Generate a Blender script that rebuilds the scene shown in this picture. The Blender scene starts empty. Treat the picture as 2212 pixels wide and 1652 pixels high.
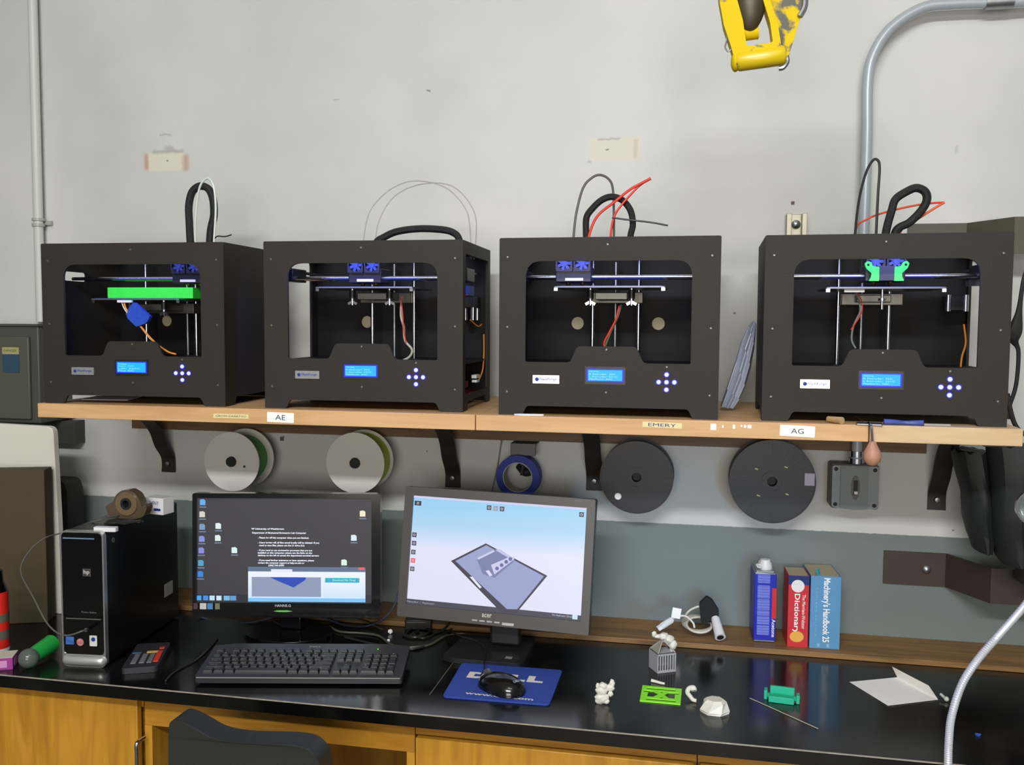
import bpy, bmesh, math, random
from mathutils import Vector, Matrix, Euler, noise
from mathutils.geometry import tessellate_polygon
random.seed(7)
S = bpy.context.scene
C = S.collection
PI = math.pi
V = Vector
ZB = .914                      # bench top
ZS = ZB + .5993                # shelf top

# ------------------------------------------------------------------ camera, world, lights, exposure
CAMP = V((0, -2.4398, ZS + .1998))
FPX = 2000.0
yaw, pitch, roll = .2015, .0646, .0059
FW = V((-math.sin(yaw)*math.cos(pitch), math.cos(yaw)*math.cos(pitch), -math.sin(pitch)))
_r = V((math.cos(yaw), math.sin(yaw), 0)); _u = _r.cross(FW)
RT = math.cos(roll)*_r + math.sin(roll)*_u
UP = -math.sin(roll)*_r + math.cos(roll)*_u
cam = bpy.data.cameras.new('camera'); cam.sensor_width = 36; cam.lens = FPX*36/2212
cam.clip_start = .02
camo = bpy.data.objects.new('camera', cam); C.objects.link(camo)
m = Matrix((RT, UP, -FW)).transposed().to_4x4(); m.translation = CAMP
camo.matrix_world = m
S.camera = camo

w = bpy.data.worlds.new('world'); S.world = w; w.use_nodes = True
w.node_tree.nodes['Background'].inputs[0].default_value = (.80, .90, 1.0, 1)
w.node_tree.nodes['Background'].inputs[1].default_value = .14

def area(name, loc, target, sx, sy, power, col):
    l = bpy.data.lights.new(name, 'AREA'); l.shape = 'RECTANGLE'; l.size = sx; l.size_y = sy
    l.energy = power; l.color = col
    o = bpy.data.objects.new(name, l); C.objects.link(o); o.location = loc
    o.rotation_euler = (V(target)-V(loc)).to_track_quat('-Z', 'Y').to_euler()
    return o
area('ceiling_lamp_front', (.15, -2.1, 3.22), (.15, -1.5, 0), 1.3, .3, 10, (1, .97, .90))
area('ceiling_lamp_rear', (-.2, -3.85, 3.26), (-.25, -.3, 1.2), 2.0, .25, 134, (.97, .985, 1))
area('front_fill', (.1, -5.6, 1.7), (-.3, 0, 1.4), 2.6, 1.3, 88, (1, .93, .84))  # added low frontal fill, lifts the wall under the shelf
sp = bpy.data.lights.new('cool_patch_spot', 'SPOT'); sp.energy = 200; sp.color = (.30, .58, 1); sp.spot_size = .19; sp.spot_blend = 1; sp.shadow_soft_size = .3  # added cool spot for the blue patch low on the wall
spo = bpy.data.objects.new('cool_patch_spot', sp); C.objects.link(spo); spo.location = (.9, -3.2, 1.25)
spo.rotation_euler = (V((-.06, 0, 1.06))-spo.location).to_track_quat('-Z', 'Y').to_euler()
S.view_settings.view_transform = 'Standard'; S.view_settings.look = 'None'
S.view_settings.gamma = 1; S.view_settings.exposure = 0; S.view_settings.use_curve_mapping = False

# ------------------------------------------------------------------ helpers
def ray(px, py): return FW + (px-1106)/FPX*RT - (py-826)/FPX*UP
def aty(px, py, y): d = ray(px, py); return CAMP + d*((y-CAMP.y)/d.y)
def atz(px, py, z): d = ray(px, py); return CAMP + d*((z-CAMP.z)/d.z)

def lin(c):
    if max(c) > 1.001: c = [v/255 for v in c]
    return tuple(v/12.92 if v <= .04045 else ((v+.055)/1.055)**2.4 for v in c) + (1,)

def mat(name, col, rough=.5, metal=0, emit=0, noise_=0, scale=40, bump=0, coat=0, alpha=1, trans=0, spec=.5):
    m = bpy.data.materials.new(name); m.use_nodes = True
    nt = m.node_tree; b = nt.nodes['Principled BSDF']
    b.inputs['Base Color'].default_value = lin(col); b.inputs['Roughness'].default_value = rough
    b.inputs['Metallic'].default_value = metal; b.inputs['Alpha'].default_value = alpha
    b.inputs['Coat Weight'].default_value = coat; b.inputs['Transmission Weight'].default_value = trans
    b.inputs['Specular IOR Level'].default_value = spec
    if emit:
        b.inputs['Emission Color'].default_value = lin(col); b.inputs['Emission Strength'].default_value = emit
        b.inputs['Base Color'].default_value = (.01, .01, .01, 1)
    tc = nt.nodes.new('ShaderNodeTexCoord'); nz = nt.nodes.new('ShaderNodeTexNoise')
    nz.inputs['Scale'].default_value = scale; nz.inputs['Detail'].default_value = 4
    nt.links.new(tc.outputs['Object'], nz.inputs['Vector'])
    if noise_ and not emit:
        mx = nt.nodes.new('ShaderNodeMix'); mx.data_type = 'RGBA'; mx.blend_type = 'MULTIPLY'
        mx.inputs[0].default_value = noise_; mx.inputs[6].default_value = lin(col)
        cr = nt.nodes.new('ShaderNodeValToRGB'); cr.color_ramp.elements[0].position = .3; cr.color_ramp.elements[1].position = .65
        cr.color_ramp.elements[0].color = (.35, .35, .35, 1)
        nt.links.new(nz.outputs['Fac'], cr.inputs[0]); nt.links.new(cr.outputs[0], mx.inputs[7])
        nt.links.new(mx.outputs[2], b.inputs['Base Color'])
    if bump:
        bp = nt.nodes.new('ShaderNodeBump'); bp.inputs['Strength'].default_value = bump; bp.inputs['Distance'].default_value = .002
        nt.links.new(nz.outputs['Fac'], bp.inputs['Height']); nt.links.new(bp.outputs[0], b.inputs['Normal'])
    return m

def wood(name, c1, c2, rough=.45, stretch=(1.2, 14, 14), scale=3):
    m = mat(name, c1, rough); nt = m.node_tree; b = nt.nodes['Principled BSDF']
    tc = nt.nodes.new('ShaderNodeTexCoord'); mp = nt.nodes.new('ShaderNodeMapping'); mp.inputs['Scale'].default_value = stretch
    nz = nt.nodes.new('ShaderNodeTexNoise'); nz.inputs['Scale'].default_value = scale; nz.inputs['Detail'].default_value = 6; nz.inputs['Distortion'].default_value = 1.1
    cr = nt.nodes.new('ShaderNodeValToRGB'); cr.color_ramp.elements[0].color = lin(c2); cr.color_ramp.elements[1].color = lin(c1)
    cr.color_ramp.elements[0].position = .32; cr.color_ramp.elements[1].position = .62
    nt.links.new(tc.outputs['Object'], mp.inputs[0]); nt.links.new(mp.outputs[0], nz.inputs['Vector'])
    nt.links.new(nz.outputs['Fac'], cr.inputs[0]); nt.links.new(cr.outputs[0], b.inputs['Base Color'])
    return m

def smooth_pts(pts, n=8, closed=False):
    P = [V(p) for p in pts]; out = []; N = len(P)
    rng = range(N if closed else N-1)
    for i in rng:
        if closed: a, b, c, d = P[(i-1) % N], P[i], P[(i+1) % N], P[(i+2) % N]
        else: a, b, c, d = P[max(i-1, 0)], P[i], P[i+1], P[min(i+2, N-1)]
        for k in range(n):
            t = k/n
            out.append(.5*((2*b)+(c-a)*t+(2*a-5*b+4*c-d)*t*t+(3*b-a-3*c+d)*t**3))
    if not closed: out.append(P[-1])
    return out

def rpoly(pts, rad, n=6):
    """rounded 2-D polygon; rad = one radius or a list"""
    out = []; N = len(pts)
    if not isinstance(rad, (list, tuple)): rad = [rad]*N
    for i in range(N):
        p = V(pts[i]).to_2d(); a = V(pts[i-1]).to_2d(); b = V(pts[(i+1) % N]).to_2d(); r = rad[i]
        if r <= 0: out.append(tuple(p)); continue
        u = (a-p); v = (b-p); r_ = min(r, u.length*.49, v.length*.49); u = u.normalized()*r_; v = v.normalized()*r_
        for k in range(n+1):
            t = k/n; q = (1-t)**2*(p+u)+2*t*(1-t)*p+t*t*(p+v); out.append(tuple(q))
    return out
def circ(cx, cy, r, n=32, ry=None): return [(cx+r*math.cos(2*PI*k/n), cy+(ry or r)*math.sin(2*PI*k/n)) for k in range(n)]
def rect(x0, x1, y0, y1, r=0): return rpoly([(x0, y0), (x1, y0), (x1, y1), (x0, y1)], r) if r else [(x0, y0), (x1, y0), (x1, y1), (x0, y1)]

class MB:
    def __init__(s, M=None): s.bm = bmesh.new(); s.M = M or Matrix()
    def add(s, vs, fs):
        b = [s.bm.verts.new(s.M @ V(v)) for v in vs]
        for f in fs:
            try: s.bm.faces.new([b[i] for i in f])
            except ValueError: pass
        return s
    def box(s, x0, x1, y0, y1, z0, z1, R=None):
        vs = [(x, y, z) for z in (z0, z1) for y in (y0, y1) for x in (x0, x1)]
        if R is not None: vs = [R @ V(v) for v in vs]
        return s.add(vs, [(0, 2, 3, 1), (4, 5, 7, 6), (0, 1, 5, 4), (2, 6, 7, 3), (0, 4, 6, 2), (1, 3, 7, 5)])
    def cbox(s, c, d, e=(0, 0, 0)):
        R = Matrix.Translation(c) @ Euler(e).to_matrix().to_4x4()
        return s.box(-d[0]/2, d[0]/2, -d[1]/2, d[1]/2, -d[2]/2, d[2]/2, R)
    def ring(s, rings, closed=False, caps=True):
        n = len(rings[0]); vs = [p for r in rings for p in r]; fs = []
        K = len(rings)
        for i in range(K if closed else K-1):
            for j in range(n):
                a = i*n+j; b = i*n+(j+1) % n; c = ((i+1) % K)*n+(j+1) % n; d = ((i+1) % K)*n+j
                fs.append((a, b, c, d))
        if caps and not closed: fs += [tuple(range(n))[::-1], tuple(range((K-1)*n, K*n))]
        return s.add(vs, fs)
    def tube(s, pts, r, n=10, closed=False, sm=8, flat=1):
        P = smooth_pts(pts, sm, closed) if sm else [V(p) for p in pts]
        K = len(P); rings = []; nrm = None
        for i in range(K):
            if closed: t = P[(i+1) % K]-P[i-1]
            else: t = P[min(i+1, K-1)]-P[max(i-1, 0)]
            t.normalize()
            if nrm is None: nrm = t.orthogonal().normalized()
            nrm = (nrm - t*nrm.dot(t)).normalized(); bn = t.cross(nrm)
            rr = r(i/(K-1)) if callable(r) else r
            rings.append([P[i]+rr*(math.cos(2*PI*k/n)*nrm+flat*math.sin(2*PI*k/n)*bn) for k in range(n)])
        return s.ring(rings, closed)
    def cyl(s, a, b, r, r2=None, n=24): 
        r2 = r if r2 is None else r2
        return s.tube([a, b], lambda t: r+(r2-r)*t, n, sm=0)
    def lathe(s, prof, o=(0, 0, 0), axis='z', n=32, caps=True):
        o = V(o); rings = []
        for r, h in prof:
            rg = []
            for k in range(n):
                a = 2*PI*k/n; x, y = r*math.cos(a), r*math.sin(a)
                rg.append(o+(V((x, y, h)) if axis == 'z' else V((x, h, y)) if axis == 'y' else V((h, x, y))))
            rings.append(rg)
        return s.ring(rings, False, caps)
    def plate(s, loops, a, b, pl='xz'):
        mp = {'xz': lambda p, d: V((p[0], d, p[1])), 'xy': lambda p, d: V((p[0], p[1], d)), 'yz': lambda p, d: V((d, p[0], p[1]))}[pl]
        flat = [p for l in loops for p in l]; n = len(flat)
        tr = tessellate_polygon([[V((p[0], p[1], 0)) for p in l] for l in loops])
        vs = [mp(p, a) for p in flat]+[mp(p, b) for p in flat]
        fs = [tuple(t) for t in tr]+[tuple(i+n for i in t[::-1]) for t in tr]
        o = 0
        for l in loops:
            k = len(l)
            for i in range(k): fs.append((o+i, o+(i+1) % k, o+(i+1) % k+n, o+i+n))
            o += k
        return s.add(vs, fs)
    def sph(s, c, r, u=20, v=12, fn=None):
        c = V(c); r = (r, r, r) if not isinstance(r, (tuple, list)) else r; rings = []
        for i in range(v+1):
            th = -PI/2+PI*(.02+.96*i/v); rg = []
            for k in range(u):
                a = 2*PI*k/u; d = V((math.cos(th)*math.cos(a), math.cos(th)*math.sin(a), math.sin(th)))
                f = fn(d) if fn else 1
                rg.append(c+V((d.x*r[0], d.y*r[1], d.z*r[2]))*f)
            rings.append(rg)
        return s.ring(rings)
    def text(s, body, cx, cz, w, h, y=0, th=.0003, bold=0, ang=0, pl='xz'):
        cu = bpy.data.curves.new('t', 'FONT'); cu.body = body; cu.size = 1; cu.offset = bold; cu.resolution_u = 2
        o = bpy.data.objects.new('t', cu); me = bpy.data.meshes.new_from_object(o)
        xs = [v.co.x for v in me.vertices]; ys = [v.co.y for v in me.vertices]
        if not xs: return s
        x0, x1, y0, y1 = min(xs), max(xs), min(ys), max(ys)
        sx = w/(x1-x0); sy = h/(y1-y0); ca, sa = math.cos(ang), math.sin(ang)
        vs = []
        for v in me.vertices:
            a = (v.co.x-(x0+x1)/2)*sx; b = (v.co.y-(y0+y1)/2)*sy
            X = cx+a*ca-b*sa; Z = cz+a*sa+b*ca
            vs.append((X, y, Z) if pl == 'xz' else (X, Z, y) if pl == 'xy' else (y, X, Z))
        s.add(vs, [tuple(p.vertices) for p in me.polygons])
        bpy.data.objects.remove(o); bpy.data.meshes.remove(me); bpy.data.curves.remove(cu)
        return s
    def build(s, name, mt, parent=None, smooth=True, bev=0, label=None):
        bm = s.bm
        bmesh.ops.recalc_face_normals(bm, faces=bm.faces)
        if smooth:
            for f in bm.faces: f.smooth = True
            for e in bm.edges:
                if len(e.link_faces) == 2 and e.calc_face_angle(0) > .6: e.smooth = False
        me = bpy.data.meshes.new(name); bm.to_mesh(me); bm.free(); me.materials.append(mt)
        o = bpy.data.objects.new(name, me); C.objects.link(o)
        if parent: o.parent = parent
        if bev:
            md = o.modifiers.new('bevel', 'BEVEL'); md.width = bev; md.segments = 2; md.limit_method = 'ANGLE'; md.angle_limit = .7
        if label: o['label'] = label
        return o

def tag(o, label, cat, group=None):
    o['label'] = label; o['category'] = cat
    if group: o['group'] = group
    return o
XF = {}
def thing(name, label, cat, loc=(0, 0, 0), rot=(0, 0, 0), group=None):
    o = bpy.data.objects.new(name, None); C.objects.link(o); o.empty_display_size = .05
    if not isinstance(rot, (tuple, list)): rot = (0, 0, rot)
    o.location = loc; o.rotation_euler = rot
    XF[o] = Matrix.Translation(loc) @ Euler(rot).to_matrix().to_4x4()
    return tag(o, label, cat, group)
def inv(root): return XF[root].inverted()
def loc_y(root, px, py, y):
    """point on plane local y of root seen at a pixel"""
    I = inv(root); o = I @ CAMP; d = I.to_3x3() @ ray(px, py)
    return o+d*((y-o.y)/d.y)
def loc_z(root, px, py, z):
    I = inv(root); o = I @ CAMP; d = I.to_3x3() @ ray(px, py)
    return o+d*((z-o.z)/d.z)
def struct(o): o['kind'] = 'structure'; return o

# ------------------------------------------------------------------ materials
M = {}
M['black_panel'] = mat('black_painted_panel', (47, 44, 41), .6, noise_=.15, scale=300, bump=.25, spec=.25)
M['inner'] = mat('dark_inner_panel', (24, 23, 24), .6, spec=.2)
M['black'] = mat('black_plastic', (30, 30, 31), .4)
M['blackrub'] = mat('black_rubber', (26, 26, 27), .6)
M['gloss'] = mat('gloss_black', (10, 10, 12), .12, coat=.4)
M['sleeve'] = mat('braided_sleeve', (15, 15, 17), .55, bump=.9, scale=500)
M['steel'] = mat('steel', (200, 202, 208), .22, metal=1)
M['dullsteel'] = mat('dull_steel', (165, 168, 172), .42, metal=1, noise_=.3)
M['alu'] = mat('grey_metal', (120, 118, 112), .4, metal=.6)
M['white'] = mat('white_plastic', (225, 225, 228), .4)
M['offwhite'] = mat('offwhite_print', (222, 218, 205), .5, bump=.3, scale=200)
M['flange'] = mat('spool_white', (216, 214, 208), .38, noise_=.05, scale=8)
M['green_fil'] = mat('green_filament', (70, 165, 80), .5)
M['yel_fil'] = mat('lime_filament', (190, 215, 20), .5)
M['green'] = mat('green_print', (60, 235, 70), .45, bump=.3, scale=200)
M['lime'] = mat('lime_print', (150, 250, 50), .45, bump=.2, scale=300)
M['teal'] = mat('teal_print', (30, 175, 135), .45, bump=.2, scale=300)
M['greyprint'] = mat('grey_print', (170, 168, 172), .5, bump=.3, scale=300)
M['red_fil'] = mat('red_filament', (225, 50, 35), .4)
M['orange'] = mat('orange_wire', (230, 140, 30), .5)
M['lcd'] = mat('lcd_cyan', (0, 168, 255), emit=1.25)
M['lcd_glow_rim'] = mat('lcd_blue_glow', (15, 10, 255), emit=1.2)  # bloom around the display, put into an emissive border
M['lcd_text'] = mat('lcd_text', (150, 225, 255), emit=1.3)
M['button'] = mat('button_glow', (190, 195, 255), emit=1.6)
M['button_glow_rim'] = mat('button_blue_glow', (40, 25, 235), emit=1.0)  # glow around each button, imitated by an emissive ring
M['badge'] = mat('badge_silver', (205, 205, 208), .25, metal=.7)
M['ink'] = mat('dark_ink', (40, 60, 70), .6)
M['inkblue'] = mat('blue_ink', (20, 50, 140), .6)
M['paper'] = mat('paper', (250, 249, 247), .7)
M['yellowtape'] = mat('yellow_tape', (228, 215, 160), .6)
M['bluefoam'] = mat('blue_fabric', (30, 75, 190), .8, noise_=.3, scale=120, bump=.4)
M['bluetape'] = mat('blue_tape', (35, 55, 150), .6)
M['red'] = mat('red_plastic', (215, 40, 30), .4)
M['brown'] = mat('brown_cardboard', (72, 60, 38), .75, noise_=.2, scale=20)
M['bracket'] = mat('dark_bracket_paint', (44, 38, 36), .5, noise_=.25, scale=20)
M['brownsteel'] = mat('brown_steel', (72, 58, 52), .5, metal=.2, noise_=.3, scale=15)
M['bar_grey'] = mat('grey_brown_steel', (84, 80, 68), .55, metal=.1, noise_=.2, scale=15)
M['grey_enamel'] = mat('grey_enamel', (138, 146, 150), .45, noise_=.15, scale=30)
M['dark_enamel'] = mat('dark_grey_enamel', (74, 76, 68), .5, noise_=.2, scale=10)
M['shelf'] = wood('plywood_shelf', (214, 172, 122), (198, 154, 104), .5)
M['shelf_pale'] = wood('pale_plywood_shelf', (214, 186, 146), (202, 170, 130), .5)
M['cleat'] = wood('dark_cleat_wood', (112, 86, 62), (92, 68, 48), .6)
M['ledge'] = wood('ledge_wood', (146, 108, 60), (108, 82, 52), .5)
M['cab'] = wood('cabinet_oak', (200, 146, 46), (172, 120, 32), .42, (9, 9, .9), 3)
M['cabrail'] = wood('cabinet_rail_oak', (188, 134, 42), (160, 108, 28), .42)
M['knob'] = mat('pink_brown_wood', (182, 134, 108), .5, noise_=.25, scale=30)
M['clear'] = mat('clear_plastic', (215, 225, 225), .08, trans=.85)
M['pcbred'] = mat('red_board', (120, 25, 20), .5)
M['dark_floor'] = mat('floor_vinyl', (110, 105, 95), .5, noise_=.2, scale=6)
M['ceiling'] = mat('ceiling_white', (220, 220, 214), .8)
M['frosted'] = mat('frosted_bag', (172, 178, 196), .35, noise_=.12, scale=9, bump=.3)

# ------------------------------------------------------------------ the setting
def wall_material():
    m = mat('painted_wall', (206, 206, 203), .55); nt = m.node_tree; b = nt.nodes['Principled BSDF']; L = nt.links
    tc = nt.nodes.new('ShaderNodeTexCoord'); sx = nt.nodes.new('ShaderNodeSeparateXYZ'); L.new(tc.outputs['Object'], sx.inputs[0])
    nz = nt.nodes.new('ShaderNodeTexNoise'); nz.inputs['Scale'].default_value = 2.2; nz.inputs['Detail'].default_value = 8; L.new(tc.outputs['Object'], nz.inputs['Vector'])
    fine = nt.nodes.new('ShaderNodeTexNoise'); fine.inputs['Scale'].default_value = 60; fine.inputs['Detail'].default_value = 3; L.new(tc.outputs['Object'], fine.inputs['Vector'])
    def mth(op, a, b_=None, clamp=False):
        n = nt.nodes.new('ShaderNodeMath'); n.operation = op; n.use_clamp = clamp
        for i, v in enumerate((a, b_)):
            if v is None: continue
            if isinstance(v, (int, float)): n.inputs[i].default_value = v
            else: L.new(v, n.inputs[i])
        return n.outputs[0]
    def mix(fac, A, B):
        n = nt.nodes.new('ShaderNodeMix'); n.data_type = 'RGBA'
        if isinstance(fac, (int, float)): n.inputs[0].default_value = fac
        else: L.new(fac, n.inputs[0])
        for i, v in ((6, A), (7, B)):
            if isinstance(v, tuple): n.inputs[i].default_value = v
            else: L.new(v, n.inputs[i])
        return n.outputs[2]
    X, Z = sx.outputs[0], sx.outputs[2]
    wob = mth('MULTIPLY', mth('SUBTRACT', fine.outputs['Fac'], .5), .010)
    Xw = mth('ADD', X, wob); Zw = mth('ADD', Z, wob)
    def rm(cx, cz, w_, h_, soft):
        dx = mth('DIVIDE', mth('SUBTRACT', w_/2, mth('ABSOLUTE', mth('SUBTRACT', Xw, cx))), soft, True)
        dz = mth('DIVIDE', mth('SUBTRACT', h_/2, mth('ABSOLUTE', mth('SUBTRACT', Zw, cz))), soft, True)
        return mth('MULTIPLY', dx, dz)
    mott = nt.nodes.new('ShaderNodeValToRGB'); mott.color_ramp.elements[0].color = lin((194, 196, 192)); mott.color_ramp.elements[1].color = lin((209, 209, 206))
    mott.color_ramp.elements[0].position = .35; mott.color_ramp.elements[1].position = .65
    L.new(nz.outputs['Fac'], mott.inputs[0]); col = mott.outputs[0]
    def pxr(px0, px1, py0, py1):
        a = aty(px0, py0, 0); b_ = aty(px1, py1, 0); return (a.x+b_.x)/2, (a.z+b_.z)/2, abs(b_.x-a.x), abs(a.z-b_.z)
    def patch(px0, px1, py0, py1, soft, c, k):
        nonlocal col
        col = mix(mth('MULTIPLY', rm(*pxr(px0, px1, py0, py1), soft), k), col, lin(c))
    # patch where a fitting used to be, left
    patch(318, 400, 328, 370, .006, (222, 216, 196), .8)
    patch(309, 324, 330, 371, .009, (186, 140, 108), .75); patch(390, 412, 330, 373, .012, (188, 146, 118), .7)
    patch(326, 400, 322, 333, .008, (150, 146, 146), .55); patch(352, 378, 312, 328, .01, (150, 148, 146), .5)
    patch(358, 365, 345, 350, .003, (90, 85, 75), .8); patch(343, 372, 288, 294, .003, (160, 156, 150), .5)
    # patch, right
    patch(1272, 1384, 296, 347, .006, (212, 207, 190), .8); patch(1290, 1340, 298, 303, .003, (150, 150, 155), .6)
    patch(1366, 1380, 298, 344, .007, (190, 178, 158), .6); patch(1308, 1316, 321, 325, .002, (110, 95, 70), .9)
    patch(1268, 1278, 346, 353, .004, (160, 155, 175), .7)
    patch(920, 932, 193, 198, .002, (110, 110, 110), .8); patch(718, 734, 214, 217, .002, (150, 150, 150), .8)
    patch(1708, 1717, 434, 443, .002, (70, 35, 30), .95); patch(1583, 1589, 674, 680, .002, (90, 90, 90), .8)
    patch(2062, 2072, 312, 330, .006, (150, 150, 145), .5)
    patch(604, 614, 942, 953, .002, (50, 52, 55), .9); patch(920, 925, 972, 977, .002, (60, 60, 60), .8)
    patch(2056, 2062, 1143, 1148, .002, (60, 60, 60), .8)
    # lower grey paint
    zl = mth('ADD', Z, mth('MULTIPLY', mth('SUBTRACT', fine.outputs['Fac'], .5), .004))
    low = mth('DIVIDE', mth('SUBTRACT', ZS-.324, zl), .002, True)
    g = nt.nodes.new('ShaderNodeValToRGB'); g.color_ramp.elements[0].color = lin((108, 118, 117)); g.color_ramp.elements[1].color = lin((118, 128, 126))
    L.new(nz.outputs['Fac'], g.inputs[0])
    col = mix(low, col, g.outputs[0])
    L.new(col, b.inputs['Base Color'])
    bp = nt.nodes.new('ShaderNodeBump'); bp.inputs['Strength'].default_value = .25; bp.inputs['Distance'].default_value = .002
    L.new(nz.outputs['Fac'], bp.inputs['Height']); L.new(bp.outputs[0], b.inputs['Normal'])
    return m
struct(MB().box(-4.2, 3.4, 0, .15, 0, 3.3).build('wall_back', wall_material()))
struct(MB().box(-4.2, 3.4, -6, .15, -.1, 0).build('floor', M['dark_floor']))
struct(MB().box(-4.2, 3.4, -6, .15, 3.3, 3.4).build('ceiling', M['ceiling']))

# ------------------------------------------------------------------ bench: worktop, ledge, cabinets
def bench_mat():
    m = mat('black_epoxy_top', (20, 21, 20), .16); nt = m.node_tree; b = nt.nodes['Principled BSDF']
    nz = nt.nodes.new('ShaderNodeTexNoise'); nz.inputs['Scale'].default_value = 5; nz.inputs['Detail'].default_value = 8
    tc = nt.nodes.new('ShaderNodeTexCoord'); nt.links.new(tc.outputs['Object'], nz.inputs['Vector'])
    cr = nt.nodes.new('ShaderNodeMapRange'); cr.inputs[3].default_value = .07; cr.inputs[4].default_value = .26
    nt.links.new(nz.outputs['Fac'], cr.inputs[0]); nt.links.new(cr.outputs[0], b.inputs['Roughness'])
    c2 = nt.nodes.new('ShaderNodeValToRGB'); c2.color_ramp.elements[0].position = .5; c2.color_ramp.elements[1].position = .8
    c2.color_ramp.elements[0].color = lin((9, 10, 10)); c2.color_ramp.elements[1].color = lin((34, 34, 30))
    nt.links.new(nz.outputs['Fac'], c2.inputs[0]); nt.links.new(c2.outputs[0], b.inputs['Base Color'])
    return m
top = thing('worktop', 'long glossy black bench top running under the monitors and printed parts', 'worktop', (-.5, -.335, ZB-.03))
MB().box(-2.1, 1.9, -.334, .335, 0, .03).build('slab', bench_mat(), top, bev=.0012)
MB().box(-2.1, 1.9, -.3365, -.3335, .0285, .0304).build('worn_edge', mat('worn_grey_edge', (165, 160, 140), .6, noise_=.4, scale=60), top, label='pale worn front edge')
# the thin scratch lines on the slab
MB().tube([atz(928, 1500, ZB+.0006)-V((-.5, -.335, ZB-.03)), atz(978, 1432, ZB+.0006)-V((-.5, -.335, ZB-.03))], .0008, 6, sm=0).build('scratch', mat('scratch', (120, 115, 95), .7), top)

ld = MB().box(-2.1, 1.9, -.159, 0, 0, .0135).build('wooden_ledge', M['ledge'], bev=.0015)
ld.location = (-.5, 0, ZB+.0002); tag(ld, 'narrow worn brown wooden ledge along the wall behind the bench top', 'ledge')

CY = -.60    # cabinet face plane
zt = ZB-.03
def cabinet(x0, x1, label, kind):
    t = thing('base_cabinet', label, 'cabinet', ((x0+x1)/2, CY, 0), 0)
    hw = (x1-x0)/2
    zr = aty(905, 1588, CY-.018).z-.006
    MB().box(-hw+.001, hw-.001, .02, .59, .08, zt).build('body', M['cabrail'], t)
    MB().box(-hw+.001, hw-.001, 0, .02, zr, zt).build('top_rail', M['cabrail'], t)
    MB().box(-hw+.001, hw-.001, .06, .58, 0, .08).build('toe_kick', M['black'], t)
    if kind == 'door':
        d = MB().box(-hw+.006, hw-.006, -.018, 0, .10, zt-.003).build('door', M['cab'], t, bev=.002)
        pz = aty(301, 1600, CY-.045); hx = pz.x-(x0+x1)/2-.006
        MB().tube([(hx, -.018, pz.z-.005), (hx, -.045, pz.z-.006), (hx, -.047, pz.z-.03), (hx, -.047, pz.z-.10), (hx, -.045, pz.z-.125), (hx, -.018, pz.z-.126)], .0045, 10).build('handle', M['steel'], d, label='chrome bar handle')
    else:
        z = zr+.006
        for k, h in enumerate((.16, .26, .26)):
            d = MB().box(-hw+.006, hw-.006, -.018, 0, z-h, z-.006).build('drawer', M['cab'], t, bev=.002)
            MB().tube([(-.06, -.018, z-h/2-.02), (-.06, -.04, z-h/2-.02), (.06, -.04, z-h/2-.02), (.06, -.018, z-h/2-.02)], .0045, 8, sm=4).build('handle', M['steel'], d)
            z -= h
xa = aty(312, 1560, CY).x; xb = aty(897, 1600, CY).x; xc = aty(1506, 1640, CY).x
cabinet(xa-.95, xa, 'orange oak base cabinet under the computer tower, door with chrome handle', 'door')
cabinet(xb, xc, 'orange oak drawer cabinet right of the knee space, below the blue mouse pad', 'drawer')
cabinet(xc, xc+.75, 'orange oak drawer cabinet at the right end, below the green printed sofa', 'drawer')
kx0, kx1 = xa+.001, xb-.001
kn = thing('kneehole_apron', 'orange oak rail framing the dark open knee space behind the chair', 'desk frame', ((kx0+kx1)/2, CY, 0))
kh = (kx1-kx0)/2
zr0 = aty(600, 1595, CY).z
MB().box(-kh, kh, 0, .02, zr0, zt).build('rail', M['cabrail'], kn, bev=.001)
MB().box(-kh, -kh+.018, 0, .58, 0, zr0).build('stile', M['cab'], kn); MB().box(kh-.018, kh, 0, .58, 0, zr0).build('stile', M['cab'], kn)
MB().box(-kh+.018, kh-.018, .56, .58, 0, zt).build('back_board', M['cab'], kn)

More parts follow.
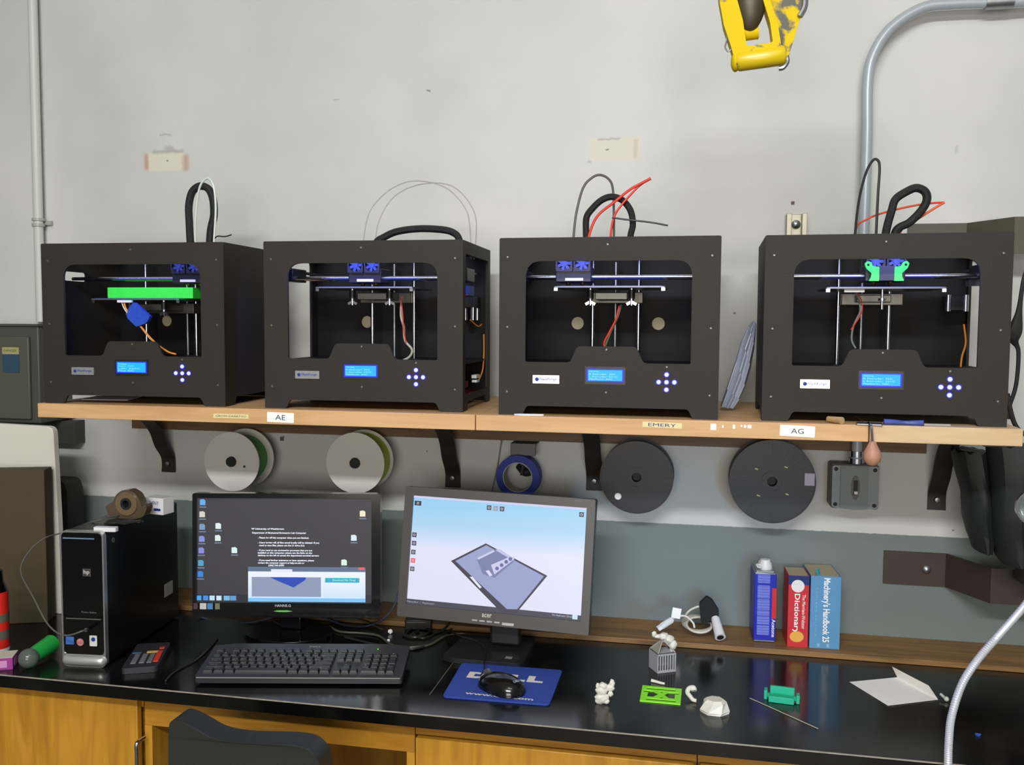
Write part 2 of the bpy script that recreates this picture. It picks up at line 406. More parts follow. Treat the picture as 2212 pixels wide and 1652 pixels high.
# ------------------------------------------------------------------ shelf
SB = ZS-.034
for x0, x1, yb, mm, lb in ((-1.560, -.4785, 0, 'shelf', 'left plywood shelf board carrying the two leftmost printers'),
                           (-.4765, .330, 0, 'shelf', 'middle plywood shelf board carrying the third printer, with the AG sticker'),
                           (.332, .613, -.08, 'shelf_pale', 'short pale plywood shelf board at the right end under the fourth printer')):
    o = MB().box(x0, x1, -.497, yb, SB, ZS).build('shelf_board', M[mm], bev=.0012); tag(o, lb, 'shelf', 'plywood shelf boards')
a = aty(285, 925, -.03)
o = MB().box(a.x, .545, -.03, 0, a.z, SB).build('wall_cleat', M['cleat']); tag(o, 'dark brown wooden batten on the wall under the plywood shelf', 'batten')
for i, (px, py, lb) in enumerate(((362, 1020, 'dark curved steel shelf bracket left of the white spools'),
        (977, 1053, 'dark curved steel shelf bracket behind the top left corner of the right monitor'),
        (1283, 1060, 'dark steel shelf bracket half hidden by the black spool with white dot'),
        (2024, 1102, 'dark curved steel shelf bracket right of the grey switch box'))):
    b = aty(px, py, -.01); hw = .021
    t = thing('shelf_bracket', lb, 'shelf bracket', (b.x, 0, b.z), 0, 'curved steel shelf brackets')
    if px == 2024: pass
    H = SB-.0005-b.z
    y_in = -.032 if i < 3 else -.032
    path = [(-.005, 0), (-.007, H*.30)]
    path = [(-.004, 0), (-.0045, H*.2), (-.0385, H*.40), (-.065, H*.62), (-.12, H*.83), (-.20, H*.965), (-.26, H-.004), (-.38, H-.004), (-.45, H-.004)]
    P = smooth_pts([(0, p[0], p[1]) for p in path], 8)
    rings = []
    for k, p in enumerate(P):
        tg = (P[min(k+1, len(P)-1)]-P[max(k-1, 0)]).normalized(); nn = V((0, -tg.z, tg.y))*.0035
        rings.append([p+V((-hw, 0, 0))+nn, p+V((hw, 0, 0))+nn, p+V((hw, 0, 0))-nn, p+V((-hw, 0, 0))-nn])
    MB().ring(rings).build('strap', M['bracket'], t)
    MB().lathe([(.0001, -.014), (.006, -.013), (.0075, -.008), (.0075, -.006)], (0, 0, .026), 'y', 12).build('bolt', M['dullsteel'], t)

# stickers on the shelf edge
def sticker(px0, px1, py0, py1, mt, label, words=None, bold=0, tilt=0, ink='ink', wr=.6, hr=.5):
    yf = -.4972
    a = aty(px0, py0, yf); b = aty(px1, py1, yf); cx, cz = (a.x+b.x)/2, (a.z+b.z)/2; w_, h_ = abs(b.x-a.x), abs(a.z-b.z)
    t = thing('shelf_sticker', label, 'label', (cx, yf, cz), (0, tilt, 0), 'stickers on the shelf edge')
    MB().plate([rect(-w_/2, w_/2, -h_/2, h_/2, .0015)], -.0006, 0).build('sheet', mt, t)
    if words: MB().text(words, 0, 0, w_*wr, h_*hr, -.0009, bold=bold).build('lettering', M[ink], t)
    return t
sticker(461, 537, 893, 904.5, M['yellowtape'], 'small yellow tape label with handwriting, leftmost on the shelf edge', 'CROW-DARRTVO', 0, .0, 'ink', .86, .45)
sticker(577, 635, 890, 913, M['paper'], 'white sticker reading AE on the shelf edge under the second printer', 'AE', .0, .02, 'ink', .38, .52)
sticker(1388, 1473, 911, 925, M['yellowtape'], 'torn yellow tape label with handwritten word on shelf edge', 'EMERY', 0, .02, 'inkblue', .7, .6)
sticker(1685, 1760, 918, 944, M['paper'], 'white sticker reading AG on the shelf edge, rightmost label', 'AG', .0, .03, 'ink', .36, .46)
t = thing('sticker_residue', 'torn white paper remains of a sticker on the shelf edge left of AG', 'label', aty(1578, 920, -.4975))
mb = MB(inv(t))
for px0, px1, py0, py1 in ((1535, 1547, 915, 929), (1560, 1563, 918, 924), (1583, 1588, 917, 926), (1600, 1604, 918, 922), (1607, 1612, 918, 924), (1615, 1623, 918, 925)):
    a = aty(px0, py0, -.4975); b = aty(px1, py1, -.4975); mb.box(a.x, b.x, -.4978, -.4970, b.z, a.z)
mb.build('paper_scraps', M['paper'], t)

# ------------------------------------------------------------------ printers
FRONT = rpoly([(0, 0), (.052, 0), (.062, .020), (.405, .020), (.415, 0), (.467, 0), (.467, .381), (0, .381)], [.002, .004, .006, .006, .004, .002, .004, .004])
WIN = rpoly([(.058, .115), (.156, .115), (.170, .150), (.297, .150), (.311, .115), (.409, .115), (.409, .331), (.058, .331)], [.004, .010, .010, .010, .010, .004, .034, .034])
def side_plate(root, x0, x1, win, depth=.32):
    out = [(.006, 0), (.05, 0), (.06, .02), (.262, .02), (.272, 0), (.314, 0), (.314, .381), (.006, .381)]
    loops = [rpoly(out, .003)]
    if win: loops.append(win)
    return MB().plate(loops, x0, x1, 'yz').build('side_panel', M['black_panel'], root)

def printer(i, x, y, a, label, left, right, backholes, plate_x, plate_z, car, spec):
    t = thing('desktop_printer', label, '3d printer', (x, y, ZS+.0003), a, 'black desktop printers on the shelf')
    LY = lambda px, py, d: loc_y(t, px, py, d)
    MB().plate([FRONT, WIN], 0, .006).build('front_panel', M['black_panel'], t, bev=.0012)
    side_plate(t, .001, .007, left); side_plate(t, .460, .466, right)
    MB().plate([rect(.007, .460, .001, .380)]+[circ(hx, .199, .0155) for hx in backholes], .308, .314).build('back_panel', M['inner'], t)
    for hx in backholes: MB().plate([circ(hx, .199, .0162)], .3145, .3165).build('hole_disc', mat('cream_disc', (200, 190, 160), .6), t)  # added pale disc behind each hole, standing in for brighter wall
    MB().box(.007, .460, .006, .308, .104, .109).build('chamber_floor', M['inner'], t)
    mb = MB()
    for k0, k1 in (((.007, .04), (.006, .308)), ((.427, .460), (.006, .308))): mb.box(k0[0], k0[1], k1[0], k1[1], .372, .377)
    mb.box(.04, .427, .29, .308, .372, .377); mb.build('top_rim', M['black_panel'], t)
    # screws
    for px_, pz_ in ((.018, .34), (.018, .19), (.018, .05), (.449, .34), (.449, .19), (.449, .05), (.233, .365), (.233, .143), (.233, .052), (.36, .108)):
        MB().lathe([(.0001, -.0016), (.002, -.0014), (.0028, 0)], (px_, 0, pz_), 'y', 12).build('screw', M['alu'], t)
    # badge
    bd = MB().plate([rect(.075, .133, .069, .087, .001)], -.0025, 0).build('badge', M['badge'], t, bev=.0006)
    MB().sph((.0845, -.003, .078), (.004, .0006, .004), 12, 8).text('FlashForge', .109, .078, .036, .007, -.0028, bold=.01).build('logo', M['inkblue'], bd)
    # lcd
    MB().plate([rect(.188, .274, .069, .107, .002)], -.0012, 0).build('screen_surround', M['black'], t)
    lc = MB().plate([rect(.1915, .2705, .0745, .1025)], -.0018, -.0012).build('lcd_screen', M['lcd_glow_rim'], t, label='glowing blue status screen')
    ls = MB().plate([rect(.1945, .2675, .077, .1)], -.0022, -.0018).build('display_area', M['lcd'], lc)
    mb = MB(); rows = spec['lcd']
    for k, (s, u0, u1) in enumerate(rows):
        mb.text(s, .1945+.073*(u0+u1)/2, .0965-k*.0053, .073*(u1-u0), .0032, -.0025)
    mb.build('screen_text', M['lcd_text'], lc)
    # buttons
    for bx, bz in ((0, 0), (.0163, 0), (-.0163, 0), (0, .0158), (0, -.0158)):
        b = MB().lathe([(.0001, -.0028), (.0036, -.0026), (.0044, -.001), (.0044, 0)], (.36+bx, 0, .0765+bz), 'y', 20).build('button', M['button'], t, label='glowing white button')
        MB().lathe([(.0044, -.0004), (.0062, -.0006), (.0062, 0), (.0044, 0)], (.36+bx, 0, .0765+bz), 'y', 20, caps=False).build('button_glow_ring', M['button_glow_rim'], b)
    # gantry
    for yy in (.10, .155): MB().cyl((.012, yy, .302), (.455, yy, .302), .0042, n=16).build('gantry_rod', M['steel'], t)
    for xx in (.024, .443):
        if i == 0 and xx < .2: continue
        MB().cyl((xx, .01, .318), (xx, .305, .318), .004, n=12).build('guide_rod', M['steel'], t)
        MB().box(xx-.014, xx+.010 if xx < .2 else xx+.014, .085, .170, .294, .325).build('rod_block', M['black'], t, bev=.002)
    c = car
    cg = MB().box(c-.040, c+.040, .085, .160, .290, .324).box(c-.036, c+.036, .10, .155, .324, .352).build('print_carriage', M['black'], t, bev=.002)
    for s_ in (-.02, .02):
        f = MB().plate([rect(c+s_-.0185, c+s_+.0185, .313, .350, .003), circ(c+s_, .3315, .0155, 24)], .076, .0845).build('fan_frame', M['black'], cg)
        mb = MB().lathe([(.0001, .077), (.006, .0772), (.006, .082)], (c+s_, 0, .3315), 'y', 16)
        for k in range(7):
            an = 2*PI*k/7; mb.cbox((c+s_+.0105*math.cos(an), .080, .3315+.0105*math.sin(an)), (.010, .001, .006), (0, -an, 0))
        mb.build('fan_rotor', mat('blue_grey_fan', (60, 80, 150), .35), cg)
        MB().lathe([(.0001, .279), (.001, .279), (.004, .284), (.006, .29)], (c+s_*.8, .12, 0), 'z', 12).build('nozzle', mat('brass', (190, 150, 70), .3, metal=1), cg)
    MB().box(c-.018, c+.022, .082, .085, .293, .299).build('carriage_label', M['white'], cg)
    # build platform
    p0, p1 = plate_x; pz = plate_z
    bp = MB().plate([rect(p0, p1, .06, .235, .003)], pz-.003, pz, 'xy').build('build_plate', M['alu'], t, bev=.0006)
    MB().plate([rect(p0+.006, p1-.006, .066, .229, .003)], pz, pz+.0012, 'xy').build('plate_surface', mat('plate_blue', (40, 60, 120), .3), bp)
    for xx in (p0+.004, p1-.004): MB().box(xx-.004, xx+.004, .063, .071, pz-.010, pz-.003).build('plate_clip', M['steel'], bp)
    pc = (p0+p1)/2
    arm_y = .12 if spec.get('arm', 1) else .20
    MB().box(pc-.036, pc+.036, arm_y, .235, pz-.028, pz-.012).box(pc-.065, pc+.065, .225, .262, pz-.034, pz-.008).build('platform_arm', M['alu'], t, bev=.0015)
    if spec.get('arm', 1):
        for s_ in (-1, 1):
            wx = pc+s_*.046
            k = MB().cyl((wx, .115, pz-.003), (wx, .115, pz-.030), .0055, n=12).build('levelling_screw', M['steel'], t)
            MB().cyl((wx, .115, pz-.006), (wx, .115, pz-.026), .0075, n=12).build('spring_cap', M['black'], k)
            MB().cbox((wx-.006, .115, pz-.036), (.011, .003, .006), (0, -.5, 0)).cbox((wx+.006, .115, pz-.036), (.011, .003, .006), (0, .5, 0)).cyl((wx, .115, pz-.030), (wx, .115, pz-.041), .003, n=10).build('wing_nut', M['steel'], k)
    else:
        k = MB().cyl((pc, .10, pz-.003), (pc, .10, pz-.045), .003, n=12).cyl((pc, .10, pz-.022), (pc, .10, pz-.027), .008, n=12).build('levelling_screw', M['steel'], t)
    for xx, r_ in (((.120 if i == 0 else .176), .0048), ((.262 if i == 0 else .285), .0048)): MB().cyl((xx, .25, .109), (xx, .25, .372), r_, n=16).build('upright_rod', M['steel'], t)
    MB().cyl((.229, .265, .109), (.229, .265, .345), .004, n=12).build('lead_screw', M['dullsteel'], t)
    MB().box(.06, .40, .010, .016, .346, .350).build('led_strip', mat('led_blue%d' % i, (70, 80, 255), emit=spec.get('led', 1.5)), t)
    al = bpy.data.lights.new('led_glow', 'AREA'); al.shape = 'RECTANGLE'; al.size = .3; al.size_y = .01; al.energy = spec.get('glow', .25); al.color = (.18, .22, 1)
    ao = bpy.data.objects.new('led_glow', al); C.objects.link(ao); ao.parent = t; ao.location = (.233, .02, .344); ao.rotation_euler = (.15, 0, 0)
    return t, LY

R = lambda x0, x1, z0, z1, r=.012: rect(x0, x1, z0, z1, r)
lcd = [('Heating', 0.04, .3), ('R Extruder: 35C', .04, .8), ('L Extruder: 221C', .04, .86), ('Platform: 30C', .04, .72)]
# --- first printer
p1, L1 = printer(0, -1.551, -.4828, .033, 'leftmost black printer, lit green slab on its plate and solid right side', R(.076, .165, .297, .320, .008), None, (.143,), (.088, .320), .252, .33,
                 dict(lcd=[('Preheat...', .04, .4), ('Right: OFF', .04, .6), ('Left: 220C', .04, .8), ('Plate: 60C', .04, .6)], led=.4, glow=.25))
a = L1(255, 643, .08); b = L1(430, 617, .08)
gs = MB().box(.110, .338, .095, .20, .2535, .2805).build('printed_slab', M['green'], bev=.001)
XFp = XF[p1]; gs.location = XFp.translation; gs.rotation_euler = (0, 0, .033)
tag(gs, 'bright green printed slab lying on the plate inside the leftmost printer', 'printed part')
MB().tube([L1(268, 652, .055), L1(275, 672, .05), L1(300, 700, .045), L1(330, 735, .04), L1(360, 758, .03), L1(380, 765, .025)], .0022, 8).build('wire_bundle', M['orange'], p1)
MB().tube([L1(262, 650, .056), L1(272, 672, .052), L1(302, 704, .045), L1(326, 733, .043), L1(356, 756, .033)], .0014, 8).build('wire_bundle', M['white'], p1)
MB().cbox(L1(270, 651, .052), (.038, .008, .006), (0, 0, 0)).build('wire_plug', M['white'], p1, bev=.001)
mb = MB()
q = [L1(290, 652, .04), L1(325, 683, .04), L1(319, 697, .04), L1(296, 706, .04), L1(275, 685, .04), L1(278, 668, .04)]
mb.plate([rpoly([(v.x, v.z) for v in q], .005)], .036, .048).build('blue_wrap', M['bluefoam'], p1, bev=.002, label='wad of blue tape around the wires')
# cables over the top
def loop(root, pts, r, name, mt, d=.15, sm=8, d2=None):
    n = len(pts); P = [loc_y(root, px, py, d if d2 is None else d+(d2-d)*k/(n-1)) for k, (px, py) in enumerate(pts)]
    return MB().tube(P, r, 10, sm=sm).build(name, M[mt] if isinstance(mt, str) else mt, root)
loop(p1, [(414, 560), (411, 520), (409, 480), (408, 445), (415, 415), (432, 402), (450, 408), (460, 430), (462, 465), (455, 500), (452, 560)], .0095, 'cable_sleeve', 'sleeve', .16)
loop(p1, [(424, 560), (422, 500), (424, 455), (430, 410), (440, 390), (452, 386), (462, 405), (466, 450), (463, 510), (460, 560)], .0028, 'feed_tube', mat('milky_tube', (205, 215, 210), .3), .15)
loop(p1, [(462, 517), (470, 510), (485, 511), (500, 507)], .0016, 'zip_tie', 'black', .15, 4)
# --- second printer
p2, L2 = printer(1, -.984, -.4681, .0303, 'second printer from the left, open right side and low black cable on top', R(.05, .27, .10, .35), R(.03, .285, .035, .352), (.141,), (.100, .335), .280, .212,
                 dict(lcd=lcd, led=1, glow=.7))
loop(p2, [(800, 560), (812, 525), (830, 512), (858, 500), (905, 494), (955, 496), (980, 503), (992, 518), (997, 560)], .0085, 'cable_sleeve', 'sleeve', .16)
clr = mat('thin_clear_tube', (178, 172, 166), .25, alpha=.55)
loop(p2, [(783, 560), (787, 505), (800, 455), (835, 415), (880, 393), (925, 393), (970, 410), (1005, 450), (1015, 490), (1018, 560)], .0014, 'feed_tube', clr, .18)
loop(p2, [(810, 560), (815, 490), (838, 440), (870, 412), (915, 397), (965, 398), (1000, 420), (1025, 460), (1029, 500), (1024, 560)], .0014, 'feed_tube', clr, .2)
loop(p2, [(868, 640), (866, 680), (872, 705), (875, 735), (890, 755), (885, 770), (872, 778)], .003, 'wire_bundle', mat('pale_wire', (180, 176, 160), .5), .16)
loop(p2, [(866, 640), (870, 680), (872, 712), (877, 740)], .0016, 'wire_bundle', 'red_fil', .155)
bm_ = MB().box(.40, .458, .10, .16, .262, .284).build('wire_clamp', mat('blue_tape_wrap', (30, 60, 150), .5), p2)
MB().tube([(.40, .11, .272), (.43, .10, .268), (.455, .10, .262)], .0013, 6).build('wire_bundle', M['red'], p2)
mt = MB().box(.405, .447, .225, .285, .235, .262).build('stepper_motor', M['black'], p2, bev=.002)
for dx in (.410, .440):
    for dy in (.232, .28): MB().cyl((dx, dy, .205), (dx, dy, .236), .007, n=12).build('motor_post', M['steel'], mt)
MB().tube([(.44, .20, .205), (.45, .24, .19), (.452, .28, .195)], .0018, 6).build('wire_bundle', M['orange'], p2)
MB().tube([(.458, .275, .17), (.459, .272, .12), (.458, .26, .08), (.452, .24, .055)], .0018, 8).build('wire_bundle', M['orange'], p2)
MB().box(.452, .464, .16, .20, .066, .074).box(.452, .464, .165, .195, .056, .062).build('white_connector', M['white'], p2)
cb = MB().box(.10, .445, .05, .28, .024, .03).build('circuit_board', M['pcbred'], p2)
mb = MB()
for k in range(22): mb.cbox((.36+random.random()*.08, .07+random.random()*.2, .036+random.random()*.012), (.014, .012, .014), (0, 0, random.random()))
mb.build('board_component', M['pcbred'], cb)
# --- third printer
p3, L3 = printer(2, -.4305, -.4758, .0079, 'third printer from the left, red filament and zip tie sprouting from its top', None, None, (.1325, .3295), (.110, .352), .280, .150,
                 dict(lcd=lcd, led=1.2, glow=.8))
loop(p3, [(1236, 560), (1240, 500), (1246, 455), (1260, 405), (1280, 383), (1298, 378), (1316, 388), (1324, 410), (1326, 470), (1326, 560)], .0028, 'feed_tube', mat('grey_tube', (88, 86, 82), .4), .16)
loop(p3, [(1268, 560), (1266, 505), (1267, 470), (1280, 450), (1300, 432), (1322, 425), (1345, 433), (1362, 455), (1367, 485), (1362, 510), (1358, 560)], .0075, 'cable_sleeve', 'sleeve', .16)
loop(p3, [(1262, 560), (1275, 500), (1292, 465), (1325, 438), (1360, 410), (1385, 396), (1406, 385)], .003, 'filament_strand', 'red_fil', .14)
loop(p3, [(1406, 386), (1380, 402), (1345, 440), (1328, 465), (1320, 500), (1317, 560)], .0026, 'filament_strand', 'red_fil', .143)
loop(p3, [(1322, 470), (1360, 475), (1405, 480), (1443, 487)], .0021, 'zip_tie', 'black', .14, 4)
loop(p3, [(1338, 660), (1330, 690), (1315, 720), (1305, 740), (1308, 755)], .0022, 'wire_bundle', 'red_fil', .16)
loop(p3, [(1342, 658), (1334, 685), (1320, 715), (1312, 735), (1304, 755)], .0026, 'wire_bundle', mat('green_wire', (90, 110, 80), .5), .165)
# --- fourth printer
p4, L4 = printer(3, .1245, -.464, -.0112, 'rightmost printer, green printed ears on its carriage and orange filament above', None, R(.04, .29, .10, .35), (), (.128, .362), .277, .247,
                 dict(lcd=lcd, led=1.2, glow=.7, arm=0))
loop(p4, [(1845, 560), (1848, 495), (1856, 430), (1870, 375), (1885, 347), (1896, 346), (1900, 365), (1896, 430), (1890, 560)], .0028, 'feed_tube', 'black', .14)
loop(p4, [(1905, 560), (1914, 500), (1926, 455), (1935, 430), (1960, 413), (1980, 406), (1998, 414), (2002, 432), (1990, 455), (1965, 480), (1935, 500), (1925, 560)], .0088, 'cable_sleeve', 'sleeve', .16)
loop(p4, [(1835, 560), (1850, 492), (1870, 475), (1900, 462), (1955, 448), (2000, 440), (2040, 437)], .0022, 'filament_strand', mat('orange_red_filament', (205, 70, 35), .4), .17)
loop(p4, [(2040, 437), (2010, 455), (1975, 478), (1945, 500), (1930, 560)], .0026, 'filament_strand', mat('orange_filament', (225, 85, 30), .4), .17)
for s_ in (-1, 1):
    pts = [(1.7, .0), (3.0, .0), (1.9, 1.5), (3.2, 2.6), (4.6, 3.6), (4.9, 4.6), (4.0, 5.4), (3.1, 4.9), (2.9, 3.9), (2.0, 3.3), (1.7, 3.0)]
    pts = [(1.5, 0), (3.6, 0), (3.2, .9), (3.1, 1.9), (4.2, 3.0), (4.6, 4.2), (4.0, 4.9), (3.2, 4.5), (2.9, 3.6), (1.5, 3.4)]
    lp = rpoly([(.247+s_*x_*.0095, .290+z_*.0085) for x_, z_ in pts], .002)
    hole = circ(.247+s_*3.85*.0095, .290+3.9*.0085, .0026, 12)
    MB().plate([lp, hole], .066, .075).build('green_ear', M['green'], p4, label='bright green printed carriage bracket')
MB().plate([rect(.232, .262, .291, .321, .002)], .066, .0755).build('carriage_fan', mat('dark_fan', (30, 34, 50), .4), p4)
loop(p4, [(1848, 632), (1856, 650), (1858, 672), (1850, 690), (1842, 710), (1840, 735), (1848, 752)], .0022, 'wire_bundle', mat('grey_wire', (110, 120, 115), .5), .13)
loop(p4, [(1852, 632), (1861, 650), (1862, 672), (1853, 690), (1838, 712)], .0013, 'wire_bundle', 'red', .128)
MB().cbox(L4(1845, 628, .075), (.040, .008, .006)).build('wire_plug', M['white'], p4)
q = L4(2062, 655, .25)
mt = MB().cbox(q, (.042, .042, .03)).build('stepper_motor', M['black'], p4)
for dx in (-.018, .018): MB().cyl(q+V((dx, -.02, -.018)), q+V((dx, -.02, .018)), .006, n=12).build('motor_post', M['steel'], mt)
MB().cbox(L4(2105, 612, .16), (.028, .03, .012)).build('belt_bracket', M['steel'], p4)
loop(p4, [(2082, 700), (2086, 740), (2078, 770), (2075, 795)], .002, 'wire_bundle', 'orange', .2)

# things lying around the printers
b = aty(1600, 880, -.25)
t = thing('plastic_bag', 'crumpled pale frosted plastic bag leaning between the third and fourth printers', 'bag', (b.x, -.25, ZS))
n1, n2 = 10, 14; rings = []
Lp = [(1557, 878), (1570, 840), (1590, 780), (1603, 735), (1618, 704), (1628, 692)]
Rp = [(1583, 882), (1597, 862), (1610, 835), (1622, 795), (1630, 750), (1634, 700)]
front, back = [], []
for k in range(6):
    rowf = []; 
    for j in range(n2+1):
        u = j/n2; px = Lp[k][0]*(1-u)+Rp[k][0]*u; py = Lp[k][1]*(1-u)+Rp[k][1]*u
        p = aty(px, py, -.25); fold = .008*math.sin(u*14+k)+.010*math.sin(u*PI)
        rowf.append((p.x-b.x, fold*-1, max(p.z-ZS, .002)))
    rowb = [(q[0], q[1]*.3+.03+.01*math.sin(k), q[2]) for q in rowf[::-1]]
    rings.append(rowf+rowb)
MB().ring(rings).build('film', M['frosted'], t)

def on_shelf(px, py): return atz(px, py, ZS)
a = on_shelf(1130, 889); b = on_shelf(1193, 886)
t = thing('plastic_scraper', 'small white plastic scraper lying under the front of the third printer', 'scraper', ((a.x+b.x)/2, -.488, ZS), .08)
MB().plate([rpoly([(-.033, -.002), (-.022, -.008), (.006, -.006), (.032, -.002), (.032, .001), (.004, .003), (-.02, .006)], .003)], .0005, .004, 'xy').build('blade', M['white'], t)
t = thing('paper_sheet', 'pale folded paper sheet seen under the leftmost printer', 'paper', (on_shelf(190, 866).x+.03, -.36, ZS))
MB().cbox((0, 0, .004), (.12, .07, .0015), (.05, 0, .1)).build('sheet', M['paper'], t)
# wooden stick, blue handle
a = atz(1788, 905, ZS+.006)
t = thing('wooden_file_handle', 'short pale wooden handle lying on the shelf left of the hanging scraper', 'tool', (a.x+.012, -.484, ZS), -.9)
MB().cyl((-.02, 0, .0075), (.016, 0, .0075), .006, .0075, 14).build('grip', wood('pale_handle', (205, 180, 130), (160, 120, 75)), t)
a = atz(1912, 908, ZS+.006); b = atz(1990, 914, ZS+.006)
t = thing('pliers', 'blue plastic tool handles lying on the shelf under the rightmost printer', 'tool', ((a.x+b.x)/2, -.482, ZS))
MB().tube([(-.038, -.001, .006), (-.02, 0, .006), (.0, .002, .005), (.02, .001, .005), (.036, -.005, .006)], lambda s_: .004+.0018*abs(math.cos(s_*PI)), 10).build('handle', mat('blue_grip', (62, 82, 150), .4), t)
MB().box(-.02, .09, .012, .018, .0, .003).build('blade', M['dullsteel'], t)
# scraper with wooden knob hanging off the edge
a = aty(1884, 983, -.515)
t = thing('scraper', 'metal scraper with round pinkish wooden knob hanging off the shelf edge', 'scraper', (a.x, -.515, a.z))
MB().lathe([(.0001, -.021), (.008, -.0195), (.0155, -.012), (.0175, -.002), (.0155, .008), (.010, .018), (.0065, .026), (.003, .028)], (0, 0, 0), 'z', 24).build('knob', M['knob'], t, label='round wooden knob handle')
zt_ = ZS-a.z
MB().tube([(0, 0, .024), (-.001, 0, zt_-.02), (-.003, .0, zt_-.004), (-.004, .008, zt_+.003), (-.004, .03, zt_+.003)], .0028, 10, sm=4).build('shank', M['steel'], t)
MB().plate([rpoly([(-.03, .015), (.02, .010), (.026, .05), (-.022, .055)], .003)], zt_+.0005, zt_+.0025, 'xy').build('blade', M['dullsteel'], t)

# ------------------------------------------------------------------ filament spools under the shelf
def spool(px, py, r, y0, y1, kind, label, fil=None, fr=.8):
    c = aty(px, py, y0)
    t = thing('filament_spool', label, 'spool', (c.x, y0, c.z), 0, 'filament spools hung under the shelf')
    d = y1-y0; m_ = M['flange'] if kind == 'white' else mat('black_spool', (30, 30, 34), .42)
    th = .0035; hr = .0145 if kind == 'white' else .012
    def flange(a_, nm):
        mb = MB()
        mb.plate([circ(0, 0, r, 72), circ(0, 0, hr, 28)], a_, a_+th)
        if kind == 'black' and nm == 'front_flange':
            for k in range(28):
                an = 2*PI*k/28; mb.cbox((.5*(r*.55+r*.97)*math.cos(an), a_-.0004, .5*(r*.55+r*.97)*math.sin(an)), (r*.40, .0012, .0012), (0, -an, 0))
            mb.ring([[V((rr*math.cos(2*PI*k/72), yy, rr*math.sin(2*PI*k/72))) for k in range(72)] for rr, yy in ((r, a_), (r, a_-.0022), (r-.003, a_-.0022), (r-.003, a_))], False, False)
            mb.ring([[V((rr*math.cos(2*PI*k/40), yy, rr*math.sin(2*PI*k/40))) for k in range(40)] for rr, yy in ((.026, a_), (.026, a_-.002), (.023, a_-.002), (.023, a_))], False, False)
        return mb.build(nm, m_, t)
    ff = flange(0, 'front_flange'); flange(d-th, 'rear_flange')
    MB().ring([[V((rr*math.cos(2*PI*k/40), yy, rr*math.sin(2*PI*k/40))) for k in range(40)] for rr, yy in ((.03, th), (.03, d-th), (hr, d-th), (hr, th))], True, False).build('hub', m_, t)
    if fil:
        MB().ring([[V((rr*math.cos(2*PI*k/72), yy, rr*math.sin(2*PI*k/72))) for k in range(72)] for rr, yy in ((r*fr, th+.001), (r*fr, d-th-.001), (.031, d-th-.001), (.031, th+.001))], True, False).build('filament', mat('fil_wound', (0, 0, 0)) if fil is None else fil, t)
    # the peg it hangs on
    rr = hr-.0008
    pg = thing('spool_peg', 'dark wall peg ' + {500: 'through the hub of the white spool with green filament', 767: 'through the hub of the white spool with lime filament', 1375: 'through the hub of the black spool with white dot', 1668: 'through the hub of the black spool with square sticker'}[int(px)], 'peg', (c.x, 0, c.z), 0, 'spool pegs')
    MB().cyl((0, -.0005, 0), (0, y0-.006 if kind == 'white' else y0+.018, 0), rr, n=24).build('dowel', M['blackrub'], pg)
    return t, ff
s1, f1 = spool(500, 997, .081, -.145, -.055, 'white', 'white spool with a little green filament, leftmost under the shelf', M['green_fil'], .78)
s2, f2 = spool(767, 1000, .081, -.145, -.07, 'white', 'white spool filled with lime yellow filament under the shelf', M['yel_fil'], .9)
MB().cbox((.038, -.0006, -.012), (.006, .0006, .006), (0, .5, 0)).cbox((.062, .088, -.03), (.004, .001, .006)).build('hole_mark', M['ink'], f1)
s3, f3 = spool(1375, 1031, .0925, -.10, -.035, 'black', 'black filament spool with a white dot, right of the blue tape', M['blackrub'], .85)
MB().plate([circ(-.046, -.050, .0085, 20)], -.0026, 0).build('white_dot', M['paper'], f3, label='round white sticker')
s4, f4 = spool(1668, 1040, .1035, -.10, -.035, 'black', 'larger black filament spool with a square white sticker, beside the switch box', M['blackrub'], .85)
MB().plate([rect(.076, .0995, -.006, .024)], -.0030, 0).build('square_sticker', mat('lilac_paper', (200, 195, 215), .6), f4)
mb = MB()
for x_, z_ in ((-.038, .030), (.032, .037), (-.032, -.036), (.036, -.030)): mb.cbox((x_, -.0005, z_), (.008, .0008, .003), (0, .3, 0))
mb.build('slot_mark', M['yellowtape'], f4)

# blue tape roll on metal hook plate
c = aty(1118, 1031, -.075)
t = thing('tape_roll', 'roll of blue masking tape hanging from a grey metal clip under the shelf', 'tape roll', (c.x, -.075, c.z))
MB().ring([[V((rr*math.cos(2*PI*k/64), yy, rr*math.sin(2*PI*k/64))) for k in range(64)] for rr, yy in ((.058, 0), (.058, .042), (.0395, .042), (.0395, 0))], True, False).build('tape', M['bluetape'], t)
MB().ring([[V((rr*math.cos(2*PI*k/64), yy, rr*math.sin(2*PI*k/64))) for k in range(64)] for rr, yy in ((.0394, -.001), (.0394, .043), (.0375, .043), (.0375, -.001))], True, False).build('core', mat('tape_core', (180, 178, 170), .7), t)
a = aty(1104, 956, -.05); b = aty(1158, 984, -.05)
t = thing('hook_plate', 'grey metal hook plate on the wall holding the blue tape roll', 'hook', ((a.x+b.x)/2, 0, a.z))
hh = abs(b.x-a.x)/2
MB().box(-hh, hh, -.058, -.050, -(a.z-b.z), 0).box(-hh, hh, -.052, 0, -.004, 0).build('plate', mat('hook_plate_grey', (92, 92, 95), .45, metal=.4), t, bev=.001)
zc = c.z-a.z
MB().tube([(0, -.054, -(a.z-b.z)+.004), (-.004, -.056, zc+.0375), (.0, -.068, zc+.033), (0, -.055, zc+.028), (-.01, -.03, zc+.0)], .0035, 10).build('hook', M['dullsteel'], t)
MB().tube([(-.02, -.006, zc+.02), (0, -.02, zc+.005), (.02, -.02, zc+.012)], .011, 10).build('spring', M['blackrub'], t)
